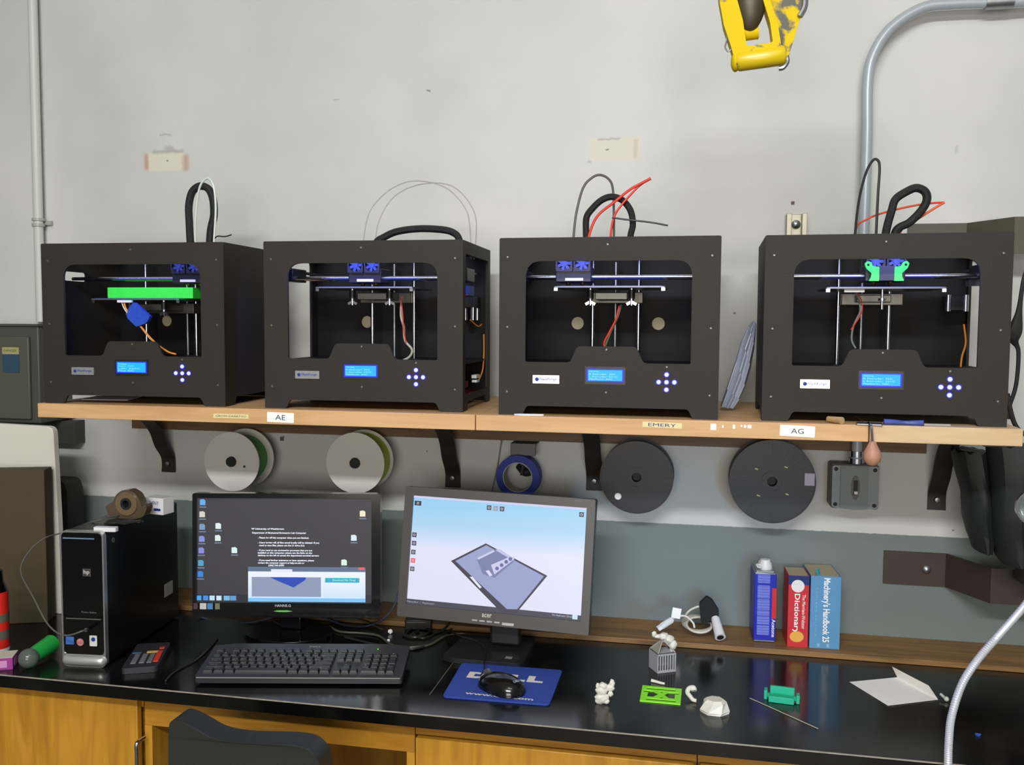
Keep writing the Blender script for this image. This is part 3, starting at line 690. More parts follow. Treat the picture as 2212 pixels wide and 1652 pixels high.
# thin grey cord down the wall
P = [aty(1087, 925, -.045), aty(1082, 960, -.01), aty(1074, 1010, -.006), aty(1066, 1045, -.006), aty(1060, 1080, -.006)]
o = MB().tube(P, .0016, 8).build('hanging_cable', mat('grey_cord', (135, 130, 125), .6)); tag(o, 'thin grey cord running down the wall left of the blue tape', 'cord')

# ------------------------------------------------------------------ electrical: conduit, switch box
cpts = [(2330, -6), (2212, 3), (2060, 8), (1990, 18), (1925, 60), (1888, 115), (1875, 175), (1873, 300), (1869, 500), (1858, 780), (1850, 1000)]
co = thing('conduit', 'grey metal conduit bending down the wall behind the rightmost printer to the switch box', 'conduit', aty(1850, 1000, -.052))
I = inv(co)
Pq = [aty(px, py, -.052) for px, py in cpts]; zt0 = Pq[-1]
xs = Pq[7].x
for k in range(7, 11): Pq[k].x = xs+(zt0.x-xs)*(k-7)/3
Pq = [I @ p for p in Pq]
MB().tube(Pq, .0125, 16, sm=10).build('pipe', mat('grey_painted_pipe', (172, 180, 186), .35, metal=.1), co)
q = Pq[-1]
MB().cyl(q, q+V((0, 0, .012)), .0185, n=16).cyl(q+V((0, 0, .016)), q+V((0, 0, .030)), .0165, n=16).build('connector', M['steel'], co)
q = (Pq[0]+Pq[1])/2
q = Pq[2].lerp(Pq[1], .65)
MB().cyl(q-V((.03, 0, -.001)), q+V((.03, 0, .001)), .0165, n=16).build('coupling', M['dullsteel'], co)
a = aty(1797, 1003, -.075); b = aty(1899, 1103, -.075); cx_, cz_ = (a.x+b.x)/2, (a.z+b.z)/2; hw, hh = (b.x-a.x)/2, (a.z-b.z)/2
t = thing('switch_box', 'grey metal switch box on the wall right of the black spools', 'switch box', (cx_, 0, cz_))
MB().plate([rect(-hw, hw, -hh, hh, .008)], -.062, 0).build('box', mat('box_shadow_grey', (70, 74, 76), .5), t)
cv = MB().plate([rpoly([(-hw+.002, -hh+.004), (0, -hh-.002), (hw-.002, -hh+.004), (hw-.002, hh-.002), (-hw+.002, hh-.002)], .007)], -.072, -.062).build('cover', M['grey_enamel'], t, bev=.002)
MB().plate([rect(-hw*.62, hw*.52, -hh+.002, hh-.004, .004)], -.076, -.072).build('raised_panel', mat('panel_grey', (118, 127, 127), .45), cv, bev=.0015)
MB().plate([circ(0, 0, .010, 24, .030)], -.078, -.0755).build('switch_plate', mat('switch_well', (80, 82, 80), .4), cv)
MB().box(-.005, .005, -.0795, -.078, -.018, .018).build('slot', M['blackrub'], cv)
MB().box(-.004, .004, -.086, -.079, -.015, -.008).build('toggle', M['white'], cv)
for sx_ in (-1, 1):
    for sz_ in (-1, 1): MB().lathe([(.0001, -.075), (.004, -.0745), (.005, -.072)], (sx_*(hw-.011), 0, sz_*(hh-.011)), 'y', 10).build('screw', M['blackrub'], cv)
# left wall conduit
a = aty(68, 0, -.03); c2 = aty(88, 695, -.03)
t = thing('conduit', 'pale painted conduit running down the left edge of the wall', 'conduit', (a.x, 0, c2.z))
Z1 = 3.29-c2.z
MB().cyl((0, -.026, 0), (0, -.026, Z1), .0135, n=16).box(-.024, -.010, -.02, 0, 0, Z1).build('pipe', mat('pale_painted_pipe', (200, 204, 196), .45), t)
k = aty(84, 480, -.03).z-c2.z
MB().cyl((0, -.026, k-.012), (0, -.026, k-.004), .018, n=16).cyl((0, -.026, k+.004), (0, -.026, k+.012), .018, n=16).box(-.024, .030, -.012, 0, k-.006, k+.006).build('pipe_strap', mat('strap_grey', (170, 172, 165), .4), t)
# unistrut piece
a = aty(1699, 462, -.02); b = aty(1742, 506, -.02)
t = thing('strut_channel', 'short piece of slotted steel channel fixed to the wall left of the conduit', 'channel', ((a.x+b.x)/2, 0, a.z-.10))
hw = (b.x-a.x)/2
MB().box(-hw, -hw+.012, -.03, 0, 0, .10).box(hw-.012, hw, -.03, 0, 0, .10).box(-hw, hw, -.004, 0, 0, .10).build('channel', mat('zinc', (160, 156, 138), .4, metal=.5), t, bev=.001)
MB().lathe([(.0001, -.014), (.006, -.012), (.011, -.010), (.011, -.004)], (0, 0, .075), 'y', 16).build('bolt', M['steel'], t)

# ------------------------------------------------------------------ bent steel wall brackets and the hanging black equipment
def strap(px0, py0, px1, pyb, zh, ptop2, label, y1, mm='brownsteel'):
    """flat bar on the wall that steps forward to y1"""
    a = aty(px0, py0, 0); b = aty(px1, py0, 0)
    t = thing('wall_bracket', label, 'bracket', (a.x, 0, a.z-zh), 0, 'bent steel bars on the wall')
    X1 = b.x-a.x; X2 = X1+abs(y1)*.55
    pl = [(0, 0), (X1, 0), (X2, y1), (X2+.6, y1), (X2+.6, y1-.006), (X2-.003, y1-.006), (X1-.003, -.006), (0, -.006)]
    MB().plate([pl], 0, zh, 'xy').build('bar', M[mm], t)
    bx = X1*.68
    MB().lathe([(.0001, -.016), (.006, -.015), (.0105, -.011), (.0105, -.006)], (bx, 0, zh*.5), 'y', 14).build('bolt', M['dullsteel'], t)
    return t
strap(1909, 1188, 2045, 1250, .083, 0, 'brown bent steel bar with a bolt on the lower wall at right', -.125)
strap(1960, 484, 2090, 505, .083, 0, 'dark grey bent steel bar behind the top of the rightmost printer', -.125, 'bar_grey')
t = thing('hanging_equipment', 'bulky black padded equipment hanging on the wall below the right shelf end', 'equipment', (aty(2150, 1100, -.2).x, -.20, ZB+.16))
I = inv(t)
def lump(pts, y, dy, nm):
    P = [aty(px, py, y) for px, py in pts]; 
    rings = []
    n = len(P)//2
    for k in range(n):
        l, r2 = P[k], P[2*n-1-k]; c_ = (l+r2)/2; hw_ = (r2-l).length/2; cz = c_.z
        rings.append([I @ V((c_.x+hw_*math.cos(2*PI*j/20), y+dy*math.sin(2*PI*j/20)*(1+.08*math.sin(j*2+k)), cz+.004*math.sin(j*3+k))) for j in range(20)])
    MB().ring(rings).build(nm, mat(nm+'_black', (34, 38, 38), .6, noise_=.3, scale=14, bump=.5), t)
lump([(2055, 972), (2062, 1010), (2078, 1060), (2080, 1110), (2090, 1150), (2106, 1185), (2135, 1187), (2148, 1150), (2146, 1110), (2140, 1060), (2135, 1010), (2130, 972)], -.17, .06, 'padded_sleeve')
lump([(2128, 960), (2135, 1010), (2140, 1080), (2142, 1150), (2150, 1200), (2165, 1217), (2235, 1217), (2240, 1200), (2240, 1150), (2240, 1080), (2240, 1010), (2240, 960)], -.22, .05, 'padded_body')
P = [I @ aty(px, py, -.2) for px, py in ((2195, 965), (2208, 1010), (2206, 1060))]
mb = MB(); pp = I @ aty(2215, 1200, -.18)
mb.box(pp.x-.012, pp.x+.05, -.02, .05, pp.z-.06, pp.z+.02).build('mount', M['brownsteel'], t)
P = [aty(px, py, -.15) for px, py in ((2230, 560), (2212, 600), (2200, 680), (2190, 730), (2200, 690+70), (2195, 830), (2180, 880), (2178, 905))]
t = thing('power_cable', 'black cable and plug hanging right of the rightmost printer', 'cable', P[4])
I = inv(t)
MB().tube([I @ p for p in P], lambda s_: .0045+.011*math.exp(-((s_-.38)/.09)**2), 10).build('cord', M['blackrub'], t)
P = [aty(px, py, -.3) for px, py in ((2176, 850), (2185, 895), (2198, 925), (2225, 945))]
MB().tube([I @ p for p in P], .005, 10).build('cord', M['blackrub'], t)
P = [aty(px, py, -.02) for px, py in ((2200, 500), (2204, 540), (2225, 560))]

# ------------------------------------------------------------------ yellow hoist block
HY = -.8
c = aty(1640, 150, HY)
t = thing('hoist_block', 'yellow steel hoist block with pulley hanging in at the top of the picture', 'hoist block', (c.x, HY, c.z))
I = inv(t)
def hp(pts): return [((I @ aty(px, py, HY)).x, (I @ aty(px, py, HY)).z) for px, py in pts]
def mottled(name, p0, p1, rough=.62, spec=.12):
    yl = mat(name, (200, 165, 10), rough, spec=spec); nt = yl.node_tree; b_ = nt.nodes['Principled BSDF']
    nz = nt.nodes.new('ShaderNodeTexNoise'); nz.inputs['Scale'].default_value = 38; nz.inputs['Detail'].default_value = 6
    tc = nt.nodes.new('ShaderNodeTexCoord'); nt.links.new(tc.outputs['Object'], nz.inputs['Vector'])
    cr = nt.nodes.new('ShaderNodeValToRGB'); cr.color_ramp.elements[0].color = lin((98, 98, 92)); cr.color_ramp.elements[1].color = lin((206, 178, 14)); cr.color_ramp.elements[0].position = p0; cr.color_ramp.elements[1].position = p1
    nt.links.new(nz.outputs['Fac'], cr.inputs[0]); nt.links.new(cr.outputs[0], b_.inputs['Base Color'])
    return yl
yel = mottled('chipped_yellow_paint', .30, .37)
out = rpoly(hp([(1548, -130), (1552, 0), (1563, 60), (1578, 105), (1588, 140), (1690, 126), (1678, 55), (1660, 0), (1655, -130)]), .002)
inn = rpoly(hp([(1588, -110), (1590, 0), (1604, 50), (1612, 106), (1668, 97), (1662, 55), (1645, 0), (1638, -110)]), .004)
MB().plate([out, inn], -.016, .020).build('front_frame', yel, t, bev=.004)
bl = [V((p[0], -.004, p[1])) for p in hp([(1590, 135), (1696, 120)])]
MB().tube([bl[0], bl[0].lerp(bl[1], .06), bl[0].lerp(bl[1], .94), bl[1]], lambda s_: .0165 if .1 < s_ < .9 else .0135, 20, sm=0).build('bottom_bar', mottled('shiny_yellow_paint', .28, .34, .3, .6), t, bev=.001)
MB().sph(bl[0]+V((-.001, 0, 0)), (.008, .0165, .0165)).build('bar_end', yel, t)
rp = rpoly(hp([(1662, -130), (1664, 0), (1684, 60), (1700, 118), (1708, 108), (1718, 76), (1728, 42), (1740, 8), (1750, -130)]), .003)
sy = mottled('worn_yellow_side', .43, .52)
MB().plate([rp], .022, .045).build('side_plate', sy, t, bev=.004)
MB().tube([V((p[0], .018, p[1])) for p in hp([(1738, -60), (1742, 0), (1730, 28)])], .005, 8).build('side_rod', M['dullsteel'], t)
pts = hp([(1618, 12)])[0]
mb = MB()
a0 = V((pts[0], 0, pts[1])); 
mb.sph((a0.x+.002, 0, a0.z+.012), (.026, .02, .055), 28, 16).build('pulley', mat('worn_dark_pulley', (74, 66, 50), .45, metal=.3, noise_=.3), t)
q = hp([(1640, 85)])[0]
MB().cyl(V((q[0]-.038, .008, q[1]+.012)), V((q[0]-.002, .012, q[1]+.016)), .012, n=16).build('axle', yel, t)
P = [(p[0], -.01, p[1]) for p in hp([(1571, 60), (1570, 88), (1566, 105), (1573, 115), (1580, 105), (1572, 90)])]
MB().tube(P, .0014, 8).build('safety_pin', M['dullsteel'], t)
P = [(p[0], .03, p[1]) for p in hp([(1700, 105), (1703, 122), (1695, 134), (1685, 136)])]
MB().tube(P, .005, 10).build('pin', M['steel'], t)
P = [(p[0], .02, p[1]) for p in hp([(1656, -130), (1660, 0), (1678, 60), (1692, 130)])]
MB().tube(P, .0042, 8).build('seam', M['dullsteel'], t)
zt1 = hp([(1650, -130)])[0]
MB().box(zt1[0]-.045, zt1[0]+.045, -.016, .046, zt1[1]-.01, zt1[1]+.05).build('housing', yel, t, bev=.01)
mb = MB(); z_ = zt1[1]+.045; k = 0
while z_ < 3.3-c.z:
    zc_ = min(z_+.012, 3.3-c.z-.012)
    lp = [(math.cos(a_)*.010, math.sin(a_)*.018) for a_ in [2*PI*j/14 for j in range(14)]]
    P = [V((zt1[0]+x_, .015, zc_+z2)) if k % 2 else V((zt1[0], .015+x_, zc_+z2)) for x_, z2 in lp]
    mb.tube(P, .0032, 8, closed=True, sm=0); z_ += .028; k += 1
mb.build('chain', M['dullsteel'], t)

# ------------------------------------------------------------------ gooseneck lamp
P = [V((.452, -.695, ZB-.06)), aty(2048, 1648, -.695), aty(2050, 1595, -.685), aty(2056, 1545, -.67), aty(2078, 1478, -.65), aty(2112, 1425, -.63), aty(2155, 1375, -.62), aty(2212, 1310, -.60), aty(2262, 1240, -.55), aty(2285, 1170, -.5), aty(2265, 1120, -.46)]
t = thing('gooseneck_lamp', 'chrome gooseneck lamp curving up at the right edge of the bench', 'lamp', (P[0].x, P[0].y, ZB))
I = inv(t); Q = smooth_pts([I @ p for p in P], 26)
rings_r = lambda s_: .0072+.0009*math.sin(s_*len(Q)*PI)
MB().tube(Q, lambda s_: .0066+.0008*(int(s_*(len(Q)-1)+.5) % 2), 14, sm=0).build('neck', mat('bright_chrome', (238, 240, 246), .3, metal=.55), t)
MB().box(-.018, .018, -.014, .0245, -.075, -.052).cyl((0, 0, -.055), (0, 0, -.03), .012, n=16).box(-.018, .018, .012, .0245, -.055, -.004).build('clamp', M['blackrub'], t)
hc = I @ aty(2236, 1096, -.44)
hd = MB().lathe([(.008, .05), (.014, .045), (.020, .03), (.034, .01), (.036, 0), (.034, -.003), (.033, 0), (.02, .02), (.008, .03)], hc, 'y', 32).build('shade', mat('shade_glassy', (190, 195, 195), .1, metal=.6), t)
MB().ring([[hc+V((rr*math.cos(2*PI*k/40), yy, rr*math.sin(2*PI*k/40))) for k in range(40)] for rr, yy in ((.037, -.005), (.037, .003), (.033, .003), (.033, -.005))], True, False).build('rim', M['steel'], hd)
MB().sph(hc+V((0, .015, 0)), (.014, .02, .014)).build('bulb', M['clear'], hd)

# ------------------------------------------------------------------ left side: switch cabinet, panel, boxes
a = aty(-140, 703, -.14); b = aty(88, 915, -.14)
t = thing('breaker_box', 'dark grey steel electrical box on the wall behind the left end of the shelf', 'electrical box', (b.x-.15, 0, b.z), 0)
h_ = a.z-b.z
MB().box(-.20, .15, -.14, 0, 0, h_).build('box', M['dark_enamel'], t, bev=.004)
MB().box(-.20, .155, -.146, -.0, h_, h_+.006).build('lid_flange', M['dark_enamel'], t)
MB().box(-.19, .125, -.150, -.14, .012, h_-.03).build('door', mat('box_door', (82, 84, 72), .5, noise_=.15, scale=8), t, bev=.003)
p = loc_y(t, 25, 745, -.151); q = loc_y(t, 40, 765, -.151); r2 = loc_y(t, 5, 765, -.151)
MB().box(r2.x, q.x+.001, -.1515, -.150, q.z, loc_y(t, 25, 750, -.151).z).build('yellow_label', mat('faded_yellow', (165, 160, 110), .6), t)
q2 = loc_y(t, 40, 805, -.151)
MB().box(r2.x, q.x+.001, -.1515, -.150, q2.z, q.z).build('blue_label', mat('faded_blue', (40, 72, 92), .6), t)
MB().text('DANGER', (r2.x+q.x)/2, (loc_y(t, 25, 757, -.151).z), (q.x-r2.x)*.8, .007, -.1518).build('lettering', M['ink'], t)
# dark mounting board below the electrical box
a = aty(-30, 915, -.05); b = aty(160, 945, -.05)
o = MB().box(a.x, b.x, -.045, 0, b.z-.02, aty(88, 915, -.14).z-.002).build('mounting_board', mat('dark_board', (66, 66, 58), .6)); tag(o, 'dark board on the wall under the electrical box at left', 'board')
# white panel standing behind the brown box
a = aty(5, 918, -.26); b = aty(131, 1240, -.26)
t = thing('white_panel', 'upright off-white plastic panel with rounded corner behind the brown box', 'panel', (b.x, -.26, ZB))
hz = a.z-ZB
MB().plate([rpoly([(-.30, 0), (0, 0), (-.004, hz*.5), (-.012, hz), (-.30, hz+.006)], [0, 0, 0, .02, 0])], 0, .02).build('sheet', mat('white_panel_paint', (222, 220, 208), .5), t, bev=.002)
# brown box, turned
c = aty(95, 1015, -.33)
t = thing('cardboard_box', 'dark brown upright box at the left edge in front of the white panel', 'box', (c.x, -.33, ZB), .35)
MB().box(-.30, 0, 0, .06, 0, c.z-ZB).build('carton', M['brown'], t, bev=.002)
MB().box(-.30, -.15, -.001, 0, .12, .26).build('flap_seam', mat('brown_seam', (62, 50, 32), .8), t)
# black case behind tower
a = aty(138, 1028, -.08); b = aty(182, 1140, -.08)
t = thing('speaker', 'black rounded speaker standing between the white panel and the computer tower', 'speaker', ((a.x+b.x)/2, -.08, ZB+.0135))
w2 = (b.x-a.x)/2; hz = a.z-ZB-.0135
MB().plate([rpoly([(-w2-.02, 0), (w2, 0), (w2, hz-.03), (w2-.012, hz), (-w2-.02, hz)], [.004, .006, .03, .02, .01])], -.07, 0).build('cabinet', M['blackrub'], t, bev=.004)
# aerosol can
c = atz(2, 1404, ZB)
t = thing('spray_can', 'red and black striped spray can standing at the left edge', 'can', (c.x-.008, c.y, ZB))
r_ = .026
MB().lathe([(.0001, 0), (r_, 0), (r_, .145), (.0001, .145)], (0, 0, 0), 'z', 28).build('body', M['red'], t)
for z0, z1 in ((.03, .052), (.072, .092)): MB().lathe([(r_+.0003, z0), (r_+.0003, z1)], (0, 0, 0), 'z', 28, False).build('stripe', mat('can_grey', (96, 90, 80), .5), t)
MB().lathe([(r_+.0004, 0), (r_+.0004, .008)], (0, 0, 0), 'z', 28, False).build('rim', M['white'], t)
MB().lathe([(r_, .145), (.022, .155), (.016, .17), (.015, .195), (.008, .20), (.0001, .20)], (0, 0, 0), 'z', 24).build('cap', M['gloss'], t)
# purple carton
a = atz(28, 1446, ZB)
t = thing('small_carton', 'small purple and white carton at the left front edge of bench', 'carton', (a.x, a.y, ZB), .45)
cr_ = MB().box(-.10, 0, 0, .05, 0, .028).build('carton', mat('purple_card', (150, 50, 135), .55), t, bev=.0008)
MB().box(-.0995, -.0005, .0005, .0495, .028, .0286).build('lid', mat('cream_card', (205, 200, 180), .6), t)
MB().box(.0, .0006, .012, .034, .006, .022).box(-.034, -.012, -.0006, 0, .006, .022).build('print_patch', mat('pink_card', (200, 140, 190), .55), t)
# green pencil-sharpener style tube with clear dome
a = atz(70, 1420, ZB+.02); b = atz(112, 1398, ZB+.02)
t = thing('green_torch', 'green plastic torch with a clear round end leaning by the tower', 'torch', (a.x, a.y, ZB))
I = inv(t); A = I @ a; B = I @ b+V((.0, 0, .006))
A.z = .024; B.z = .03
MB().tube([A, A.lerp(B, .3), A.lerp(B, .9), B], lambda s_: .018+.004*(s_ if s_ < .85 else .85) - (0 if s_ < .9 else (s_-.9)*.10), 20, sm=4).build('barrel', mat('green_plastic', (35, 165, 70), .35), t)
d_ = (A-B).normalized()
MB().sph(A+d_*.012, .0225, 22, 14).build('dome', mat('smoky_clear', (120, 125, 120), .12, trans=.5), t, label='clear rounded lens end')

# ------------------------------------------------------------------ computer tower
TY = .10
t = thing('computer_tower', 'slim glossy black computer tower with silver trim left of the monitors', 'computer', (-1.4335, -.593, ZB), TY)
Wt, Ht, Dt = .105, .318, .37
MB().box(.002, Wt-.002, .012, Dt, .004, Ht-.004).build('case', mat('satin_black_case', (16, 16, 17), .3), t, bev=.003)
fr = MB().plate([rpoly([(0, .0), (Wt, .0), (Wt, Ht), (0, Ht)], .016, 8), rpoly([(.0035, .030), (Wt-.0035, .030), (Wt-.0035, Ht-.004), (.0035, Ht-.004)], [.01, .01, .012, .012], 6)], -.002, .012).build('silver_trim', mat('silver_trim', (200, 200, 196), .25, metal=.8), t, bev=.0012, label='silver front frame')
fc = MB().plate([rpoly([(.0035, .030), (Wt-.0035, .030), (Wt-.0035, Ht-.004), (.0035, Ht-.004)], [.01, .01, .012, .012], 6)], .0, .012).build('front_face', M['gloss'], t)
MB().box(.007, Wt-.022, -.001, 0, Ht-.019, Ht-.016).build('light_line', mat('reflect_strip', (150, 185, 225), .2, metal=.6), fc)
MB().box(.053, .073, -.0012, 0, .213, .231).build('logo_plate', mat('logo_grey', (95, 92, 90), .3, metal=.5), fc)
MB().text('hp', .063, .222, .014, .012, -.0015, bold=.02, ang=0).build('logo', mat('logo_white', (190, 190, 190), .4), fc)
MB().text('Pavilion Slimline', .066, .129, .036, .004, -.0005).build('lettering', mat('grey_letter', (120, 120, 120), .4), fc)
MB().box(.010, Wt-.010, -.0012, 0, .112, .1145).build('door_seam', M['alu'], fc)
for x0, x1, cc in ((.008, .028, (60, 110, 190)), (.066, .084, (215, 215, 215))):
    MB().plate([rect(x0, x1, .052 if x0 < .05 else .050, .070 if x0 < .05 else .075, .002)], -.0009, 0).build('sticker', mat('sticker', cc, .5), fc)
MB().plate([circ(.043, .058, .0085, 20)], -.0009, 0).build('sticker', mat('pink_sticker', (205, 130, 125), .5), fc)
MB().plate([circ(.075, .066, .005, 16)], -.0012, -.0008).build('emblem', M['inkblue'], fc)
MB().tube([(.010, .002, .016), (.016, -.002, .0165), (.05, -.004, .017), (.09, -.002, .0165), (.096, .002, .016)], .0115, 16).build('chin', mat('polished_silver', (225, 225, 222), .28, metal=.7), t, label='rounded silver foot')
MB().box(Wt-.002, Wt-.0014, .31-.02, .35-.015, .078, .112).build('serial_sticker', mat('grey_sticker', (140, 140, 138), .6), t)
MB().plate([circ(.045, Ht-.03, .006, 14)], Wt-.002, Wt-.001, 'yz').build('side_emblem', mat('emblem_grey', (90, 90, 95), .5), t)
tw = t
# things on the tower
def on_tower(px, py, dz=0): return loc_z(tw, px, py, Ht-.004+dz)
def tw_thing(name, label, cat, px, py, rz=0):
    p = XF[tw] @ on_tower(px, py); return thing(name, label, cat, p, TY+rz)
t = tw_thing('eraser', 'small white block lying on top of the computer tower near its front', 'eraser', 229, 1147)
MB().plate([rect(-.027, .027, -.008, .008, .004)], .0003, .010, 'xy').build('body', M['white'], t, bev=.002)
t = tw_thing('tape_dispenser', 'brown tape dispenser shaped like a snail on top of the computer tower', 'tape dispenser', 275, 1118, -.1)
prof = [(-.052, .028), (-.044, .006), (-.024, 0), (.03, 0), (.052, .008), (.062, .028), (.058, .040), (.047, .030), (.044, .045), (.034, .062), (.015, .072), (-.006, .070), (-.022, .058), (-.030, .040), (-.040, .036)]
MB().plate([rpoly(prof, .006), circ(.008, .038, .012, 24)], -.012, .014).build('body', mat('brown_smoke_plastic', (86, 74, 58), .2, coat=.5), t, bev=.002)
MB().ring([[V((.008+rr*math.cos(2*PI*k/48), yy, .038+rr*math.sin(2*PI*k/48))) for k in range(48)] for rr, yy in ((.029, -.016), (.029, .018), (.014, .018), (.014, -.016))], True, False).build('tape', mat('amber_tape', (110, 92, 66), .25, coat=.4), t)
MB().ring([[V((.008+rr*math.cos(2*PI*k/48), yy, .038+rr*math.sin(2*PI*k/48))) for k in range(48)] for rr, yy in ((.0145, -.018), (.0145, .019), (.009, .019), (.009, -.018))], True, False).build('core', M['blackrub'], t)
t = tw_thing('small_box', 'small white box with blue print behind the tape dispenser', 'box', 345, 1108, -.25)
MB().box(-.028, .028, -.02, .02, .0003, .042).build('carton', M['white'], t, bev=.001)
MB().text('SHINY', 0, .030, .03, .009, -.0205).box(.0, .02, -.0206, -.02, .010, .016).build('lettering', M['inkblue'], t)
t = tw_thing('wire_tangle', 'dark tangled cable scraps on the computer tower beneath the tape dispenser', 'cable', 262, 1134)
mb = MB()
for k in range(5):
    P = [V((random.uniform(-.04, .05), random.uniform(-.012, .03), random.uniform(.003, .008))) for _ in range(5)]
    mb.tube(P, .0024, 6)
mb.build('cord', M['blackrub'], t)
# front usb cable loop
P = [XF[tw] @ V((.064, -.004, .090)), aty(180, 1362, -.64), aty(140, 1372, -.645), aty(105, 1350, -.63), aty(72, 1290, -.60), aty(45, 1235, -.55), aty(60, 1195, -.52), aty(95, 1163, -.50), aty(135, 1150, -.46), XF[tw] @ V((.03, .10, Ht+.001)), XF[tw] @ V((.06, .16, Ht+.004))]
t = thing('usb_cable', 'thin grey cable looping from behind the tower to its front port', 'cable', P[0])
I = inv(t); MB().tube([I @ p for p in P], .0019, 8, sm=10).build('cord', mat('grey_cable', (88, 86, 80), .5), t)
MB().tube([I @ P[0], I @ (P[0].lerp(P[1], .45))], .0042, 8, sm=0).build('plug', mat('plug_grey', (52, 52, 50), .5), t)

# handheld keypad
a = [atz(px, py, ZB) for px, py in ((268, 1455), (336, 1460), (362, 1400), (300, 1396))]
cen = (a[0]+a[1]+a[2]+a[3])/4
t = thing('calculator', 'dark flat calculator with grey, blue and red keys right of the tower', 'calculator', cen, .30)
t.rotation_euler = (0, 0, .40); XF[t] = Matrix.Translation(cen) @ Euler((0, 0, .40)).to_matrix().to_4x4()
MB().plate([rpoly([(-.040, -.083), (.038, -.080), (.042, .080), (-.036, .083)], .010)], .0003, .014, 'xy').build('body', mat('dark_handheld', (44, 44, 50), .45), t, bev=.003)
keys = [('grey_key', (110, 110, 118), -.026, -.014, -.055, .005), ('grey_key', (115, 115, 122), -.008, .004, -.055, .005), ('grey_key', (110, 110, 118), .009, .020, -.055, .005),
        ('red_key', (215, 60, 40), .022, .034, -.050, .020), ('yellow_key', (205, 165, 90), -.002, .024, .012, .022), ('blue_key', (60, 85, 110), -.034, -.014, .012, .020), ('red_key', (190, 60, 45), .022, .034, .035, .048)]
for nm, cc, x0, x1, y0, y1 in keys: MB().box(x0, x1, y0, y1, .0135, .0158).build(nm, mat(nm, cc, .5), t, bev=.0008)

# ------------------------------------------------------------------ monitors
def frame_ring(w_, h_, bw, bb, y0, y1, r=.004):
    return MB().plate([rect(-w_/2-bw, w_/2+bw, -h_/2-bb, h_/2+bw, r), rect(-w_/2, w_/2, -h_/2, h_/2)], y0, y1)
w1, h1 = .443, .262
MC = V((-1.018, -.305, 1.139)); MR = (-.062, -.008, .17)
def base_thing(name, label, cat, c, rz): return thing(name, label, cat, (c.x, c.y, ZB), rz)
m1 = base_thing('monitor', 'left widescreen monitor showing a dark desktop with a bright window', 'monitor', MC, 0)
FM = Matrix.Translation(V((0, 0, MC.z-ZB))) @ Euler(MR).to_matrix().to_4x4()
def mb1(): return MB(FM.copy())
b1 = frame_ring(w1, h1, .010, .036, -.006, .022); b1.M = FM.copy()
b1 = MB(FM.copy()); b1.plate([rect(-w1/2-.010, w1/2+.022, -h1/2-.037, h1/2+.012, .006), rect(-w1/2, w1/2, -h1/2, h1/2)], -.006, .022)
bz = b1.build('bezel', mat('gloss_bezel', (18, 18, 19), .15, coat=.3), m1, bev=.0025)
mb1().plate([rect(-w1/2-.006, w1/2+.016, -h1/2-.03, h1/2+.008, .01)], .022, .05).build('rear_shell', M['black'], m1)
def grad(name, c1, c2, axis=2, lo=-.13, hi=.13, strength=1.0):
    m = mat(name, c1, emit=strength); nt = m.node_tree; b = nt.nodes['Principled BSDF']
    tc = nt.nodes.new('ShaderNodeTexCoord'); sp = nt.nodes.new('ShaderNodeSeparateXYZ'); mr = nt.nodes.new('ShaderNodeMapRange')
    nt.links.new(tc.outputs['Object'], sp.inputs[0]); nt.links.new(sp.outputs[axis], mr.inputs[0]); mr.inputs[1].default_value = lo; mr.inputs[2].default_value = hi
    cr = nt.nodes.new('ShaderNodeValToRGB'); cr.color_ramp.elements[0].color = lin(c1); cr.color_ramp.elements[1].color = lin(c2)
    nt.links.new(mr.outputs[0], cr.inputs[0]); nt.links.new(cr.outputs[0], b.inputs['Emission Color'])
    b.inputs['Roughness'].default_value = .35
    return m
sc = mb1().plate([rect(-w1/2, w1/2, -h1/2, h1/2)], .001, .004).build('screen', mat('screen_dark', (48, 46, 54), emit=1.0), m1, label='lit screen with dark desktop')
def S1(px, py): return ((px-425)/(804-425)-.5)*w1, (.5-(py-1076)/(1300-1076))*h1
def sq(px0, px1, py0, py1, y=.0006, d=.0004):
    a, b = S1(px0, py0), S1(px1, py1); return a[0], b[0], y-d, y, b[1], a[1]
E = lambda nm, c, s=1.0: mat(nm, c, emit=s)
mb1().box(*sq(425, 804, 1284, 1300)).build('taskbar', E('taskbar', (24, 28, 42)), sc)
wn = mb1().box(*sq(536, 790, 1226, 1299, .0004)).build('window', grad('win_white', (205, 225, 250), (235, 240, 250), 2, .10, .16), sc, label='bright open window')
mb1().box(*sq(536, 790, 1224, 1234, .0)).build('title_bar', E('title_bar', (90, 110, 140)), wn)
mb1().box(*sq(586, 632, 1229, 1235, -.0004)).build('tab', E('tab_white', (225, 232, 245)), wn)
mb1().box(*sq(775, 788, 1224, 1229, -.0004)).build('close_button', E('close_red', (235, 90, 90)), wn)
mb1().box(*sq(544, 694, 1246, 1288, .0)).build('picture', E('picture_grey', (140, 150, 180)), wn)
mb_ = mb1(); P = [S1(px, py) for px, py in ((583, 1246), (662, 1246), (660, 1252), (635, 1268), (605, 1256))]; mb_.plate([P], -.0008, -.0004).build('picture_shape', E('picture_blue', (20, 65, 180)), wn)
mb1().box(*sq(703, 777, 1247, 1257, .0)).build('banner', E('banner_teal', (20, 175, 200)), wn)
x_, z_ = S1(744, 1252); mb1().text('Download This Thing!', x_, z_, .058, .0062, -.0008).build('banner_text', E('bt', (215, 245, 250)), wn)
mb1().box(*sq(536, 790, 1291, 1299, .0)).build('status_bar', E('status_blue', (120, 195, 250)), wn)
mb_ = mb1()
